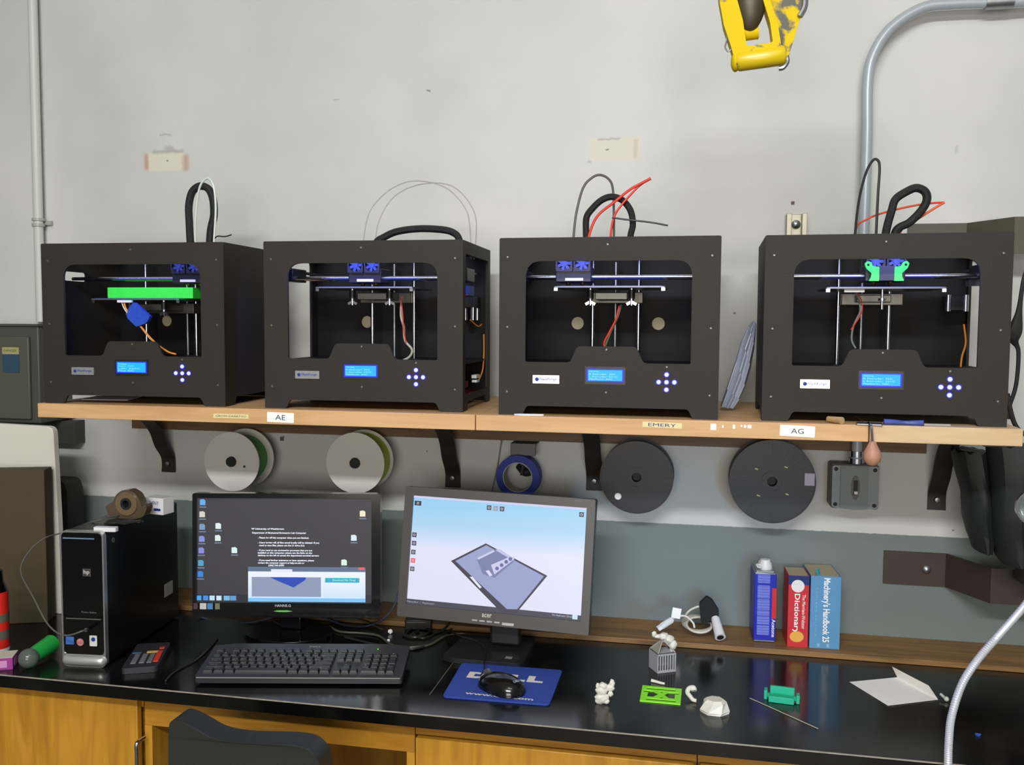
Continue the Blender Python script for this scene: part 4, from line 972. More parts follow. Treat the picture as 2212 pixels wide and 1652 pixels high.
lines = [('W University of Washington', 543, 614, 1143), ('Department of Mechanical Engineering Lab Computer', 545, 662, 1151.5), ('- Please log off this computer when you are finished.', 557, 668, 1162),
 ('- Users logging off, all files saved locally will be deleted. If you', 557, 690, 1172.5), ('need to save files, please use the U: drive (U:)', 560, 658, 1178.5),
 ('- If you need to use engineering programs that are not', 557, 675, 1189), ('installed on this computer, please use the links on the', 557, 675, 1194.5), ('desktop on the left to access the department terminal servers.', 557, 690, 1200),
 ('- If you need further assistance or have questions, please', 557, 679, 1210.5), ('contact the computer support at help.uw.edu or', 557, 658, 1216), ('(206) 543-5090', 580, 614, 1221.5)]
for s_, x0, x1, py in lines:
    a = S1(x0, py); b = S1(x1, py); mb_.text(s_, (a[0]+b[0])/2, a[1], b[0]-a[0], .0056, .0004, bold=.03)
mb_.build('desktop_text', E('desk_text', (225, 230, 245), 1.3), sc)
icons = [(437, 1086, (90, 170, 235)), (436, 1112, (210, 205, 200)), (436, 1139, (120, 150, 190)), (435, 1165, (130, 140, 220)), (434, 1190, (130, 135, 220)), (433, 1217, (70, 160, 190)), (432, 1241, (40, 130, 220)),
         (471, 1137, (220, 235, 235)), (470, 1163, (220, 235, 230)), (506, 1189, (215, 240, 235)), (784, 1109, (235, 230, 200)), (765, 1161, (215, 235, 245)), (744, 1214, (215, 240, 225))]
for px, py, cc in icons:
    ic = mb1(); ic.plate([rpoly([S1(px-6, py+6), S1(px+6, py+6), S1(px+6, py-4), S1(px+2, py-7), S1(px-6, py-6)], .001)], .0002, .0006); o = ic.build('desktop_icon', E('icon', cc), sc)
    mb1().box(*sq(px-7, px+8, py+9, py+11.5)).build('icon_caption', E('icap', (110, 125, 150)), o)
for px, cc in ((428, (70, 160, 230)), (443, (60, 140, 225)), (457, (190, 220, 240)), (472, (200, 225, 245)), (488, (120, 180, 220)), (502, (90, 150, 200))):
    mb1().box(*sq(px-5, px+6 if px < 480 else px+8, 1287, 1297, .0002)).build('taskbar_icon', E('tbi', cc), sc)
x_, z_ = S1(797, 1293); mb1().text('2:33', x_, z_, .010, .006, .0004).build('clock_text', E('clk', (180, 200, 220)), sc)
hz = -h1/2
x_, z_ = S1(613, 1306); mb1().text('HANNS.G', x_, z_, .040, .0065, -.0064, bold=.015).build('brand_lettering', mat('silver_letters', (205, 205, 200), .3, metal=.3), bz)
x_, z_ = S1(613, 1318); mb1().plate([[(x_-.024, z_), (x_-.012, z_+.0024), (x_+.012, z_+.0024), (x_+.024, z_), (x_+.012, z_-.002), (x_-.012, z_-.002)]], -.0068, -.006).build('power_light', E('power_green', (100, 190, 80), .8), bz)
for px0, px1, cc in ((419, 428, (70, 50, 60)), (433, 447, (200, 200, 190)), (449, 461, (70, 130, 190)), (466, 476, (120, 120, 95))):
    a, b = S1(px0, 1302), S1(px1, 1315); mb1().box(a[0], b[0], -.0065, -.006, b[1], a[1]).build('bezel_sticker', mat('bz_sticker', cc, .5), bz)
MB().box(-.03, .03, .03, .055, .012, .17).build('stand_neck', M['gloss'], m1, bev=.004)
MB().plate([circ(0, .02, .115, 48, .085)], .0003, .012, 'xy').build('stand_base', M['gloss'], m1, bev=.003)

# right monitor
wA, hA = .465, .311
AC = V((-.470, -.328, 1.155)); AR = (-.149, .022, -.023)
m2 = base_thing('monitor', 'right tilted monitor showing a model slab on a pale blue background', 'monitor', AC, 0)
FA = Matrix.Translation(V((0, 0, AC.z-ZB))) @ Euler(AR).to_matrix().to_4x4()
def mbA(): return MB(FA.copy())
TLp, Uv, Vv = V((894.5, 1069.)), V((373, 29.)), V((-20., 232.))
def uv(px, py):
    u = v = .5
    for _ in range(6):
        fx = TLp.x+u*Uv.x+v*Vv.x+u*v*5-px; fy = TLp.y+u*Uv.y+v*Vv.y+u*v*19-py
        a11, a12, a21, a22 = Uv.x+v*5, Vv.x+u*5, Uv.y+v*19, Vv.y+u*19; D = a11*a22-a12*a21
        u -= (fx*a22-fy*a12)/D; v -= (fy*a11-fx*a21)/D
    return u, v
sx0, sx1, sz1, sz0 = -wA/2+.021, wA/2-.020, hA/2-.021, -hA/2+.030
def SA(px, py): u, v = uv(px, py); return sx0+u*(sx1-sx0), sz1-v*(sz1-sz0)
bz2 = mbA().plate([rect(-wA/2, wA/2, -hA/2, hA/2, .005), rect(sx0, sx1, sz0, sz1)], -.006, .03).build('bezel', mat('charcoal_bezel', (74, 71, 70), .38), m2, bev=.0022)
mbA().plate([rect(-wA/2+.012, wA/2-.012, -hA/2+.012, hA/2-.012, .02)], .03, .062).build('rear_shell', M['black'], m2, bev=.006)
def bgmat():
    m = grad('viewer_bg', (222, 222, 246), (150, 205, 238), 2, .16, .37)
    nt = m.node_tree; cr = [n for n in nt.nodes if n.type == 'VALTORGB'][-1]
    e = cr.color_ramp.elements.new(.45); e.color = lin((222, 226, 248)); e2 = cr.color_ramp.elements.new(.72); e2.color = lin((170, 210, 240)); return m
sA = mbA().plate([rect(sx0, sx1, sz0, sz1)], .001, .004).build('screen', bgmat(), m2, label='lit pale blue screen')
def quad(px_pts, nm, c, y=.0006, d=.0004, par=None):
    return mbA().plate([[SA(px, py) for px, py in px_pts]], y-d, y).build(nm, E(nm, c), par or sA)
def q4(x0, y0, x1, y1, h):  # band from (x0,y0) to (x1,y1) of pixel height h
    return [(x0, y0), (x1, y1), (x1-.5, y1+h), (x0-.5, y0+h)]
quad([(894.5, 1069), (1267.5, 1098), (1267, 1103), (894, 1074)], 'title_bar', (205, 205, 235))
quad([(875, 1290), (1253, 1337), (1252, 1350), (874.5, 1301)], 'bottom_bar', (62, 62, 78))
a = SA(923, 1306-6); mbA().text('MakerBot  |  Replicator', *SA(906, 1300), .070, .0055, .0000, ang=0).build('bar_text', E('bar_text', (170, 170, 185)), sA)
mbA().text('The Replicator (Dual)', *SA(1213, 1337), .048, .0055, .0000).build('bar_text', E('bar_text2', (200, 200, 215)), sA)
c_ = SA(1240, 1340); mbA().box(c_[0]-.006, c_[0]+.006, -.0002, .0001, c_[1]-.005, c_[1]+.005).build('bar_icon', E('bar_icon', (205, 225, 240)), sA)
quad([(975, 1212), (1052, 1175), (1183, 1248), (1105, 1341), (1098, 1341)], 'plate_outline', (56, 55, 72), .0002)
quad([(985, 1212), (1053, 1179), (1176, 1249), (1118, 1320), (1096, 1319)], 'model_plate', (150, 158, 200), -.0002)
quad([(1032, 1208), (1075, 1187), (1108, 1208), (1112, 1216), (1070, 1250), (1045, 1242)], 'model_shade', (118, 124, 166), -.0006)
quad([(1063, 1222), (1106, 1204), (1114, 1210), (1070, 1243)], 'model_part', (200, 202, 232), -.0010)
quad([(1032, 1207), (1068, 1190), (1072, 1193), (1036, 1210)], 'model_part', (200, 202, 232), -.0010)
quad([(1073, 1190), (1083, 1188), (1108, 1206), (1102, 1208)], 'model_part', (190, 192, 226), -.0010)
mb_ = mbA()
for px, py in ((1076, 1230), (1086, 1223), (1096, 1216), (1105, 1210)): mb_.plate([circ(*SA(px, py), .0045, 16)], -.0018, -.0014)
mb_.build('model_hole', E('model_hole', (100, 104, 160)), sA)
quad([(1016, 1247), (1022, 1247), (1042, 1270), (1038, 1273)], 'model_mark', (225, 228, 245), -.0008)
quad([(1051, 1235), (1058, 1233), (1066, 1245), (1060, 1247)], 'model_mark', (210, 212, 240), -.0014)
for px, py, cc in ((903, 1086, (40, 40, 60)), (1060, 1097, (60, 60, 80)), (1074, 1099, (140, 150, 170)), (1088, 1100, (60, 60, 80)), (1256, 1113, (60, 60, 90)), (894, 1154, (50, 50, 70)), (893, 1172, (70, 60, 85)), (891, 1191, (70, 70, 85)), (890, 1209, (240, 90, 110)), (888, 1227, (85, 88, 100))):
    c_ = SA(px, py); o = mbA().box(c_[0]-(.0085 if px == 903 else .0055), c_[0]+(.0085 if px == 903 else .0055), .0002, .0006, c_[1]-.0055, c_[1]+.0055).build('tool_icon', E('tool_icon', cc), sA)
    mbA().plate([circ(c_[0], c_[1], .003, 10), circ(c_[0], c_[1], .0018, 10)], -.0002, .0002).build('icon_glyph', E('glyph', (200, 200, 215)), o)
mbA().text('acer', -.010, -hA/2+.022, .024, .0085, -.0064, bold=.02).build('brand_lettering', mat('acer_letters', (190, 188, 180), .4), bz2)
mb_ = mbA()
for k in range(4): mb_.box(-.045+k*.018, -.045+k*.018+.013, -.0072, -.006, -hA/2+.007, -hA/2+.0105)
mb_.box(.028, .056, -.0072, -.006, -hA/2+.004, -hA/2+.010); mb_.build('button_strip', M['badge'], bz2)
mbA().text('X223w', wA/2-.04, hA/2-.006, .018, .003, -.0064).build('model_lettering', M['alu'], bz2)
MB().box(-.02, .055, .035, .06, .02, .19).build('stand_neck', M['black'], m2, bev=.006)
mb_ = MB(); P = [loc_z(m2, px, py, .012) for px, py in ((956, 1414), (1004, 1370), (1158, 1378), (1126, 1434), (972, 1421))]
mb_.plate([rpoly([(p.x, p.y) for p in P][::-1], [.02, .02, .01, .01, .005])], .0003, .012, 'xy').build('stand_base', mat('base_black', (34, 34, 37), .35), m2, bev=.002)
c_ = loc_z(m2, 1100, 1420, .0122); MB().plate([rect(c_.x-.009, c_.x+.007, c_.y-.006, c_.y+.006)], .012, .0124, 'xy').build('base_sticker', M['badge'], m2)
MB().text('acer', c_.x+.018, c_.y-.001, .016, .006, .0125, pl='xy').build('base_lettering', M['alu'], m2)

# ------------------------------------------------------------------ keyboard, mouse, pad
kb = thing('keyboard', 'black full size computer keyboard in front of the left monitor', 'keyboard', (-1.076, -.634, ZB), (0, 0, .205))
KM = Matrix.Translation((0, 0, .0145)) @ Matrix.Rotation(.10, 4, 'X')
mb = MB(KM.copy()); mb.plate([rpoly([(0, 0), (.455, 0), (.457, .155), (.40, .166), (.05, .166), (-.002, .155)], .006)], -.009, .006, 'xy').build('body', mat('keyboard_body', (54, 54, 58), .35), kb, bev=.002)
MB(KM.copy()).box(.004, .451, -.0016, .0006, .0035, .0052).build('front_lip', mat('lip_grey', (150, 148, 146), .35), kb)
MB().box(.02, .05, .135, .155, .0006, .017).build('foot', M['black'], kb); MB().box(.405, .435, .135, .155, .0006, .017).build('foot', M['black'], kb)
keym = {}; kmat = mat('key_black', (48, 48, 52), .4); legs = MB(KM.copy())
def key(x, y, w_, d_, leg=None):
    k = (round(w_, 4), round(d_, 4))
    if k not in keym:
        mb = MB(); a, b = w_/2-.0008, w_/2-.0032; c_, e_ = d_/2-.0008, d_/2-.003
        mb.ring([[V((sx*q, sy*s_, z)) for sx, sy in ((-1, -1), (1, -1), (1, 1), (-1, 1))] for q, s_, z in ((a, c_, .006), (a-.0004, c_-.0004, .009), (b, e_, .014))])
        o = mb.build('key', kmat, kb); keym[k] = o
    else:
        o = keym[k].copy(); C.objects.link(o)
    o.parent = kb; o.matrix_local = KM @ Matrix.Translation((x+w_/2, y+d_/2, 0))
    if leg: legs.text(leg, x+w_*.42, y+d_*.62, min(.0035*len(leg), w_*.6), .0032, .0143, pl='xy')
u = .0187
rows = [(.012, [('Ctrl', 1.25), ('W', 1.25), ('Alt', 1.25), ('', 6.25), ('Alt', 1.25), ('W', 1.25), ('M', 1.25), ('Ctrl', 1.25)]),
        (.012+u, [('Shift', 2.25)]+[(c_, 1) for c_ in 'ZXCVBNM,./']+[('Shift', 2.75)]),
        (.012+2*u, [('Caps', 1.75)]+[(c_, 1) for c_ in "ASDFGHJKL;'"]+[('Enter', 2.25)]),
        (.012+3*u, [('Tab', 1.5)]+[(c_, 1) for c_ in 'QWERTYUIOP[]']+[('\\', 1.5)]),
        (.012+4*u, [(c_, 1) for c_ in '`1234567890-=']+[('Back', 2)])]
x00 = .013
for y_, ks in rows:
    x_ = x00
    for lg, n_ in ks: key(x_, y_, u*n_, u, lg); x_ += u*n_
yf_ = .012+5.25*u
key(x00, yf_, u, u*.8, 'Esc')
for k in range(12): key(x00+u*(2+k+(k//4)*.5), yf_, u, u*.8, 'F%d' % (k+1))
xn = x00+15.3*u
for k, lg in enumerate(('Prt', 'Scr', 'Pau')): key(xn+k*u, yf_, u, u*.8, lg)
for r_, lgs in ((4, ('Ins', 'Home', 'PgU')), (3, ('Del', 'End', 'PgD'))):
    for k, lg in enumerate(lgs): key(xn+k*u, .012+r_*u, u, u, lg)
key(xn+u, .012+u, u, u, '^')
for k, lg in enumerate('<v>'): key(xn+k*u, .012, u, u, lg)
xp = x00+18.6*u
for r_, lgs in ((4, ('Num', '/', '*', '-')), (3, '789'), (2, '456'), (1, '123')):
    for k, lg in enumerate(lgs): key(xp+k*u, .012+r_*u, u, u, lg)
key(xp, .012, 2*u, u, '0'); key(xp+2*u, .012, u, u, '.'); key(xp+3*u, .012, u, 2*u, 'Ent'); key(xp+3*u, .012+2*u, u, 2*u, '+')
legs.build('key_legends', mat('legend_grey', (150, 158, 150), .5), kb)
MB(KM.copy()).text('DELL', .235, .149, .028, .008, .0065, bold=.02, pl='xy').build('brand_lettering', mat('kb_letters', (165, 165, 160), .5), kb)
MB(KM.copy()).plate([circ(xp+u*1.2, .150-.012, .0014, 10)], .006, .0072, 'xy').build('indicator_light', mat('ind_green', (60, 230, 40), emit=1.5), kb)

a = [atz(px, py, ZB+.003) for px, py in ((956, 1504), (1187, 1522), (1215, 1448), (998, 1432))]
pad = thing('mouse_pad', 'blue mouse pad with white lettering under the black mouse', 'mouse pad', (a[0]+a[1]+a[2]+a[3])/4)
pad.location.z = ZB; XF[pad] = Matrix.Translation(pad.location)
P = [inv(pad) @ p for p in a]
MB().plate([rpoly([(p.x, p.y) for p in P], .012)], .0003, .0042, 'xy').build('mat_sheet', mat('blue_pad', (42, 68, 158), .75, bump=.2, scale=500), pad)
def Pd(px, py): q = loc_z(pad, px, py, .0045); return q.x, q.y
wh = mat('pad_white', (222, 218, 205), .7)
x0, y0 = Pd(1011, 1458); x1, y1 = Pd(1178, 1469)
mb = MB(); an = 0
xs_ = [Pd(1033, 1458), Pd(1077, 1462), Pd(1119, 1464), Pd(1157, 1467)]
for ch, (cx, cy), wd in zip('DELL', xs_, (.047, .036, .036, .036)): mb.text(ch, cx, cy, wd, .036, .0043, bold=.075, ang=an, pl='xy')
mb.build('brand_lettering', wh, pad)
cx, cy = Pd(1078, 1503); MB().text('www.dell.com', cx, cy, .150, .0125, .0043, bold=.03, ang=-.03, pl='xy').build('web_lettering', wh, pad)
ms = thing('mouse', 'black computer mouse resting on the blue mouse pad', 'mouse', loc_z(pad, 1082, 1487, .005)+Matrix.Translation(pad.location).translation, .5)
def msf(d): return 1
mb = MB()
rings = []
for i in range(15):
    s_ = -1+2*i/14; L_ = .062; wv = .037*math.sqrt(max(1-abs(s_)**2.6, .03))*(1-.10*s_); hv = .034*math.sqrt(max(1-abs(s_)**2.4, .02))*(1-.15*s_)
    rings.append([V((s_*-L_*0+math.cos(2*PI*j/24)*wv, s_*L_, max(0, math.sin(2*PI*j/24))*hv)) for j in range(24)])
mb.ring(rings).build('shell', mat('mouse_black', (14, 14, 15), .18, coat=.3), ms)
ms.rotation_euler = (0, 0, 1.0); XF[ms] = Matrix.Translation(ms.location) @ Euler((0, 0, 1.0)).to_matrix().to_4x4()
MB().cyl((-.004, .042, .024), (.004, .042, .024), .009, n=16).build('scroll_wheel', M['alu'], ms)
MB(Matrix.Translation((0, -.048, .0305)) @ Matrix.Rotation(.35, 4, 'X')).text('DELL', 0, 0, .02, .006, 0, pl='xy').build('brand_lettering', M['badge'], ms)
I = Matrix.Translation(ms.location)
P = [XF[ms] @ V((0, .066, .010)), atz(1045, 1448, ZB+.010), atz(1046, 1428, ZB+.016), atz(1048, 1402, ZB+.018), atz(1030, 1385, ZB+.018), atz(990, 1372, ZB+.02), atz(970, 1360, ZB+.01)]
Iv = inv(ms); MB().tube([Iv @ p for p in P], .0016, 8).build('cord', M['blackrub'], ms)

# cables behind and between the monitors
def cable(pts, r, mt, label, zs=None, y=None):
    P = []
    for k, p in enumerate(pts):
        q = aty(p[0], p[1], p[2]) if len(p) > 2 else atz(p[0], p[1], ZB+r+.0006)
        P.append(q)
    t = thing('cable', label, 'cable', P[0], 0, 'cables behind the monitors'); Iv = inv(t)
    MB().tube([Iv @ p for p in P], r, 8).build('cord', mt, t)
cb1 = mat('cable_bluegrey', (60, 70, 90), .35); cb2 = mat('cable_grey', (78, 80, 66), .4); cb3 = mat('cable_dark', (40, 42, 38), .4)
cable([(422, 1318, -.20), (440, 1334, -.21), (475, 1344, -.22), (530, 1346, -.22), (580, 1336, -.21), (615, 1320, -.2)], .0028, cb1, 'blue grey cable sagging below the left side of the left monitor')
cable([(470, 1352, -.2), (500, 1362, -.22), (530, 1361, -.22), (560, 1350, -.2)], .0025, cb2, 'olive grey cable dipping just above the middle of the keyboard')
cable([(862, 1275, -.16), (850, 1310, -.17), (825, 1338, -.18), (790, 1352, -.19), (745, 1350, -.19), (700, 1335, -.18), (660, 1325, -.17)], .0028, cb1, 'blue grey cable sagging between the two monitors')
cable([(720, 1338, -.17), (770, 1338, -.17), (810, 1352, -.18), (850, 1372, -.2)], .0025, cb2, 'olive cable arching between the monitors above the sagging blue one')
cable([(712, 1352), (735, 1364), (790, 1368), (820, 1374), (842, 1390), (870, 1398), (925, 1393), (965, 1370)], .003, cb2, 'grey cable lying on the bench from left monitor to right monitor')
cable([(745, 1376), (800, 1389), (850, 1399), (905, 1399), (950, 1375), (985, 1352)], .003, cb3, 'dark cable lying closest behind the right end of the keyboard')
cable([(886, 1403), (925, 1393), (960, 1374), (1000, 1368), (1040, 1380)], .0022, cb2, 'keyboard cord leading right toward the right monitor base')
cable([(870, 1370), (900, 1376), (930, 1362), (900, 1355), (880, 1362)], .0035, cb3, 'coiled dark cable on the bench between the monitors')
cable([(358, 1470), (372, 1455), (395, 1440), (425, 1424), (452, 1400), (470, 1378)], .0022, cb3, 'dark cable on the bench left of the keyboard')
cable([(905, 1362), (892, 1368), (915, 1378), (955, 1362), (975, 1340, -.2)], .003, cb3, 'dark cable rising behind the lower left of the right monitor')
t = thing('power_adapter', 'small black power adapter among the cables between the monitors', 'adapter', atz(900, 1362, ZB)+V((0, .02, 0)), .2)
MB().box(-.035, .035, -.018, .018, .008, .036).build('body', M['black'], t, bev=.003); MB().box(-.03, .02, -.0185, -.018, .028, .03).build('edge_label', M['alu'], t)
t.location.z = ZB-.0075
mb_list = [(842, 1370, 'white paper scrap behind the keyboard right of centre', .006), (838, 1388, 'tiny white paper scrap at the top right of keyboard', .004), (702, 1365, 'tiny white scrap behind the keyboard below the left monitor', .004)]
for px, py, lb, s_ in mb_list:
    t = thing('paper_scrap', lb, 'scrap', atz(px, py, ZB)+V((0, .004, 0)), .4, 'paper scraps behind the keyboard')
    MB().sph((0, 0, s_), (s_, s_*.6, s_), 8, 5, lambda d: 1+.3*noise.noise(d*3)).build('scrap', M['paper'], t, smooth=False)

# ------------------------------------------------------------------ solvent can and books on the ledge
ZL = ZB+.0135
def ledge_at(px, py): return atz(px, py, ZL)
a = ledge_at(1631, 1387); 
t = thing('solvent_can', 'blue rectangular tin with a white cap left of the two books', 'can', (a.x, a.y, ZL), .06)
cw, cd, chh = .050, .085, .178
b = ledge_at(1673, 1393); cw = .0475
MB().box(-.004, cw, .0, cd, .002, chh-.002).build('tin', mat('dull_tin', (150, 155, 160), .3, metal=.7), t, bev=.002)
MB().box(-.0045, cw+.0005, -.0005, cd+.0005, .006, chh-.006).build('sleeve', mat('blue_label', (18, 28, 165), .35), t, bev=.001)
mb = MB()
for z0, z1 in ((.150, .172), (.112, .143), (.083, .109), (.069, .081), (.046, .067), (.020, .044)): mb.box(.003, .033, -.0009, -.0005, z0, z1)
mb.build('text_panel', mat('label_text_tone', (95, 105, 200), .5), t)
mb = MB()
for k in range(22): 
    z_ = .022+k*.0068
    mb.text('flammable mixture do not use near fire or flame', .018, z_, .026, .0022, -.0012)
mb.build('small_print', mat('pale_blue_ink', (180, 190, 235), .5), t)
MB().box(.038, cw+.0009, -.0011, .05, .062, .138).build('red_patch', mat('label_red', (205, 30, 40), .4), t)
MB().text('Acetone', .043, .038, .045, .009, -.0012, ang=-PI/2, bold=.02).build('name_lettering', M['white'], t)
MB().box(0, cw-.006, .004, cd-.004, chh-.002, chh+.001).build('tin_top', mat('tin_top', (165, 168, 168), .3, metal=.6), t)
MB().lathe([(.0165, 0), (.0175, .004), (.0155, .014), (.0125, .018), (.012, .024), (.0001, .026)], (.024, .030, chh), 'z', 24).build('cap', M['white'], t)
MB().tube([(.010, .022, chh+.010), (.002, .018, chh+.013), (.004, .010, chh+.009), (.014, .012, chh+.008)], .0022, 8).build('cap_loop', M['white'], t)
MB().tube([(.012, .062, chh+.001), (.016, .062, chh+.012), (.036, .062, chh+.012), (.040, .062, chh+.001)], .0025, 8, sm=3).build('handle', mat('cream_handle', (215, 205, 175), .5), t)

def book(px, py, w_, d_, h_, rz, label, cover, name, cat='book'):
    a = ledge_at(px, py); t = thing(name, label, cat, (a.x, a.y, ZL), rz, 'books on the ledge')
    MB().box(0, w_, 0, .0012, 0, h_).build('spine', cover, t, bev=.0004)
    MB().box(0, .0015, .0012, d_, 0, h_).box(w_-.0015, w_, .0012, d_, 0, h_).build('cover_boards', cover, t)
    pg = mat('page_block', (196, 182, 150), .7, noise_=.2, scale=200)
    MB().box(.0018, w_-.0018, .0014, d_-.002, .001, h_-.0012).build('pages', pg, t)
    return t
t = book(1700, 1396, .0485, .085, .1765, .05, 'red paperback dictionary standing between the tin and the blue handbook', mat('red_cover', (200, 40, 48), .35), 'dictionary')
MB().box(-.0002, .0487, -.0006, 0, .154, .1765).build('blue_band', mat('navy_band', (30, 40, 110), .35), t)
MB().plate([circ(.022, .151, .0155, 28)], -.0012, -.0004).build('round_seal', mat('seal_white', (232, 228, 225), .5), t)
MB().plate([circ(.022, .026, .0165, 28, .0135)], -.0012, -.0004).build('gold_seal', mat('seal_gold', (230, 170, 70), .5), t)
mb = MB(); mb.text('Dictionary', .0195, .083, .098, .0165, -.0009, ang=-PI/2, bold=.015); mb.text('The Merriam-Webster', .037, .088, .085, .008, -.0009, ang=-PI/2); mb.build('title_lettering', M['paper'], t)
t = book(1748, 1399, .0705, .117, .178, .06, 'thick light blue handbook standing right of the red dictionary', mat('light_blue_cover', (92, 148, 192), .35), 'handbook')
mb = MB(); mb.text("Machinery's Handbook 25", .036, .095, .158, .021, -.0005, ang=-PI/2, bold=.022); mb.build('title_lettering', M['paper'], t)
mb = MB(); mb.text('T O O L B O X   E D I T I O N', .014, .09, .12, .004, -.0005, ang=-PI/2); mb.box(.018, .024, -.0005, 0, .004, .012).box(.040, .046, -.0005, 0, .004, .012).build('small_lettering', mat('pale_ink', (140, 185, 215), .5), t)
MB().box(.0705, .0711, .002, .115, .002, .176).build('cover_photo', mat('cover_photo', (80, 100, 140), .35, noise_=1, scale=28), t)
MB().tube([(.018, .010, .1775), (.017, .006, .187), (.016, .004, .194)], lambda s_: .0035+.003*s_, 8, flat=.3).tube([(.024, .022, .1775), (.021, .016, .184), (.018, .012, .189)], .003, 8, flat=.4).build('bookmark', mat('cyan_ribbon', (50, 170, 200), .5), t)

# ------------------------------------------------------------------ usb cable coil with plugs and black strap
c = ledge_at(1500, 1372)
t = thing('coiled_cable', 'white coiled usb cable with black strap lying on the wooden ledge', 'cable', (c.x, c.y, ZL))
I = inv(t)
wc = mat('white_cable', (212, 206, 196), .4)
mb = MB()
for k in range(3):
    cc_ = I @ atz(1506+k*2, 1356+2*k, ZL+.006+.005*k); ra, rb = .037-.003*k, .030
    mb.tube([cc_+V((ra*math.cos(a_), rb*math.sin(a_), .003+.010*(1+math.sin(a_)))) for a_ in [2*PI*j/16 for j in range(16)]], .0031, 8, closed=True, sm=3)
P = [I @ p for p in (aty(1452, 1337, -.12), aty(1465, 1331, -.12), aty(1482, 1331, -.12), aty(1497, 1345, -.125), aty(1500, 1356, -.13))]
mb.tube(P, .0026, 8)
P = [I @ p for p in (aty(1480, 1330, -.10), aty(1490, 1318, -.10), aty(1508, 1310, -.10), aty(1518, 1312, -.10))]
mb.tube(P, .0026, 8); mb.build('cord', wc, t)
P = [I @ aty(1421, 1358, -.145), I @ aty(1450, 1339, -.13)]
MB().tube([P[0].lerp(P[1], .28), P[0].lerp(P[1], .35), P[1], P[1]+(P[1]-P[0])*.12], lambda s_: .0085 if s_ < .7 else .005, 10, sm=0, flat=.7).build('usb_plug', M['white'], t)
MB().tube([P[0], P[0].lerp(P[1], .32)], .0072, 4, sm=0, flat=.55).build('plug_shell', mat('bright_plug', (235, 238, 250), .3), t)
q = I @ aty(1461, 1324, -.125)
MB().cbox(q, (.022, .002, .026), (0, .15, .1)).build('cable_tag', M['paper'], t, label='folded white tag')
P = [I @ aty(1545, 1335, -.105), I @ aty(1556, 1378, -.15)]
P[1].z = .0165
MB().tube([P[0], P[0].lerp(P[1], .5), P[1]], lambda s_: .0105+.003*s_, 16, sm=3).build('barrel_plug', M['white'], t)
d_ = (P[1]-P[0]).normalized(); MB().cyl(P[1]-d_*.002, P[1]+d_*.0012, .0085, n=16).build('plug_socket', M['blackrub'], t)
q0 = [I @ aty(px, py, -.10) for px, py in ((1510, 1302), (1526, 1287), (1538, 1294), (1553, 1318), (1552, 1335), (1515, 1347))]
pl = rpoly([(p.x, p.z) for p in q0], .004)
oy = q0[0].y
MB().plate([pl], oy-.010, oy+.008).build('strap', mat('black_velcro', (18, 18, 18), .8, bump=.4, scale=300), t, bev=.003)

# ------------------------------------------------------------------ small printed parts on the bench
# barred box with crumpled white print on top
a = atz(1402, 1440, ZB); b = atz(1420, 1455, ZB); 
t = thing('printed_lantern', 'small grey printed barred house with a white blob of print on its roof', 'printed part', (b.x, b.y, ZB), .50)
bw, bd, bh = .047, .045, .045
mb = MB()
for y0 in (0, bd-.003): 
    mb.box(0, bw, y0, y0+.003, .0003, .006).box(0, bw, y0, y0+.003, bh-.005, bh)
    for k in range(8): x_ = k*(bw-.0028)/7; mb.box(x_, x_+.0026, y0, y0+.003, .005, bh-.004)
for x0 in (0, bw-.003): mb.box(x0, x0+.003, .003, bd-.003, .0003, bh)
mb.box(0, bw, 0, bd, bh-.0015, bh).build('barred_body', M['greyprint'], t)
mb = MB(); ap = V((bw/2, bd/2, bh+.026))
for cx, cy in ((.002, .002), (bw-.002, .002), (.002, bd-.002), (bw-.002, bd-.002)): mb.tube([(cx, cy, bh), ap], .002, 6, sm=0)
mb.box(bw/2-.004, bw/2+.004, bd/2-.004, bd/2+.004, bh+.020, bh+.028)
mb.add([(.002, .002, bh), (.002, bd-.002, bh), (bw/2-.002, bd/2, bh+.022), (0.004, .002, bh), (0.004, bd-.002, bh), (bw/2, bd/2, bh+.022)], [(0, 1, 2), (3, 5, 4), (0, 2, 5, 3), (1, 4, 5, 2), (0, 3, 4, 1)])
mb.build('roof_frame', mat('grey_print_dark', (150, 148, 140), .5), t)
def lumpy(root, pts, nm, mt, seed=0, amp=.25, fr=90):
    mb = MB()
    for (x_, y_, z_), r_ in pts:
        mb.sph((x_, y_, z_), r_, 16, 10, lambda d, s=seed+x_*100: 1+amp*noise.noise(d*1.8+V((s, s*.3, 0))))
    return mb.build(nm, mt, root)
lumpy(t, [((bw/2+.002, bd/2, bh+.033), (.012, .010, .009)), ((bw/2+.014, bd/2-.004, bh+.026), (.012, .010, .010)), ((bw/2+.022, bd/2-.008, bh+.014), (.010, .009, .011)), ((bw/2+.020, bd/2-.008, bh+.004), (.006, .006, .008)),
          ((bw/2-.012, bd/2, bh+.034), (.010, .006, .005)), ((bw/2-.022, bd/2, bh+.040), (.006, .004, .007))], 'white_blob', M['offwhite'], 3)
# white figurine
b = atz(1299, 1521, ZB)
t = thing('printed_figurine', 'knobbly white printed figurine near the front edge right of the mouse pad', 'printed part', (b.x, b.y+.006, ZB))
lumpy(t, [((0, 0, .011), (.014, .011, .012)), ((-.001, .0, .026), (.012, .010, .012)), ((.002, 0, .037), (.009, .008, .008)), ((.017, .002, .034), (.009, .006, .008)), ((.021, .003, .043), (.006, .005, .009)), ((.018, 0, .022), (.006, .005, .006)), ((-.009, 0, .037), (.004, .004, .006)), ((-.008, -.002, .006), (.006, .006, .006)), ((.010, -.002, .006), (.007, .006, .006))], 'body', M['offwhite'], 9, .3)
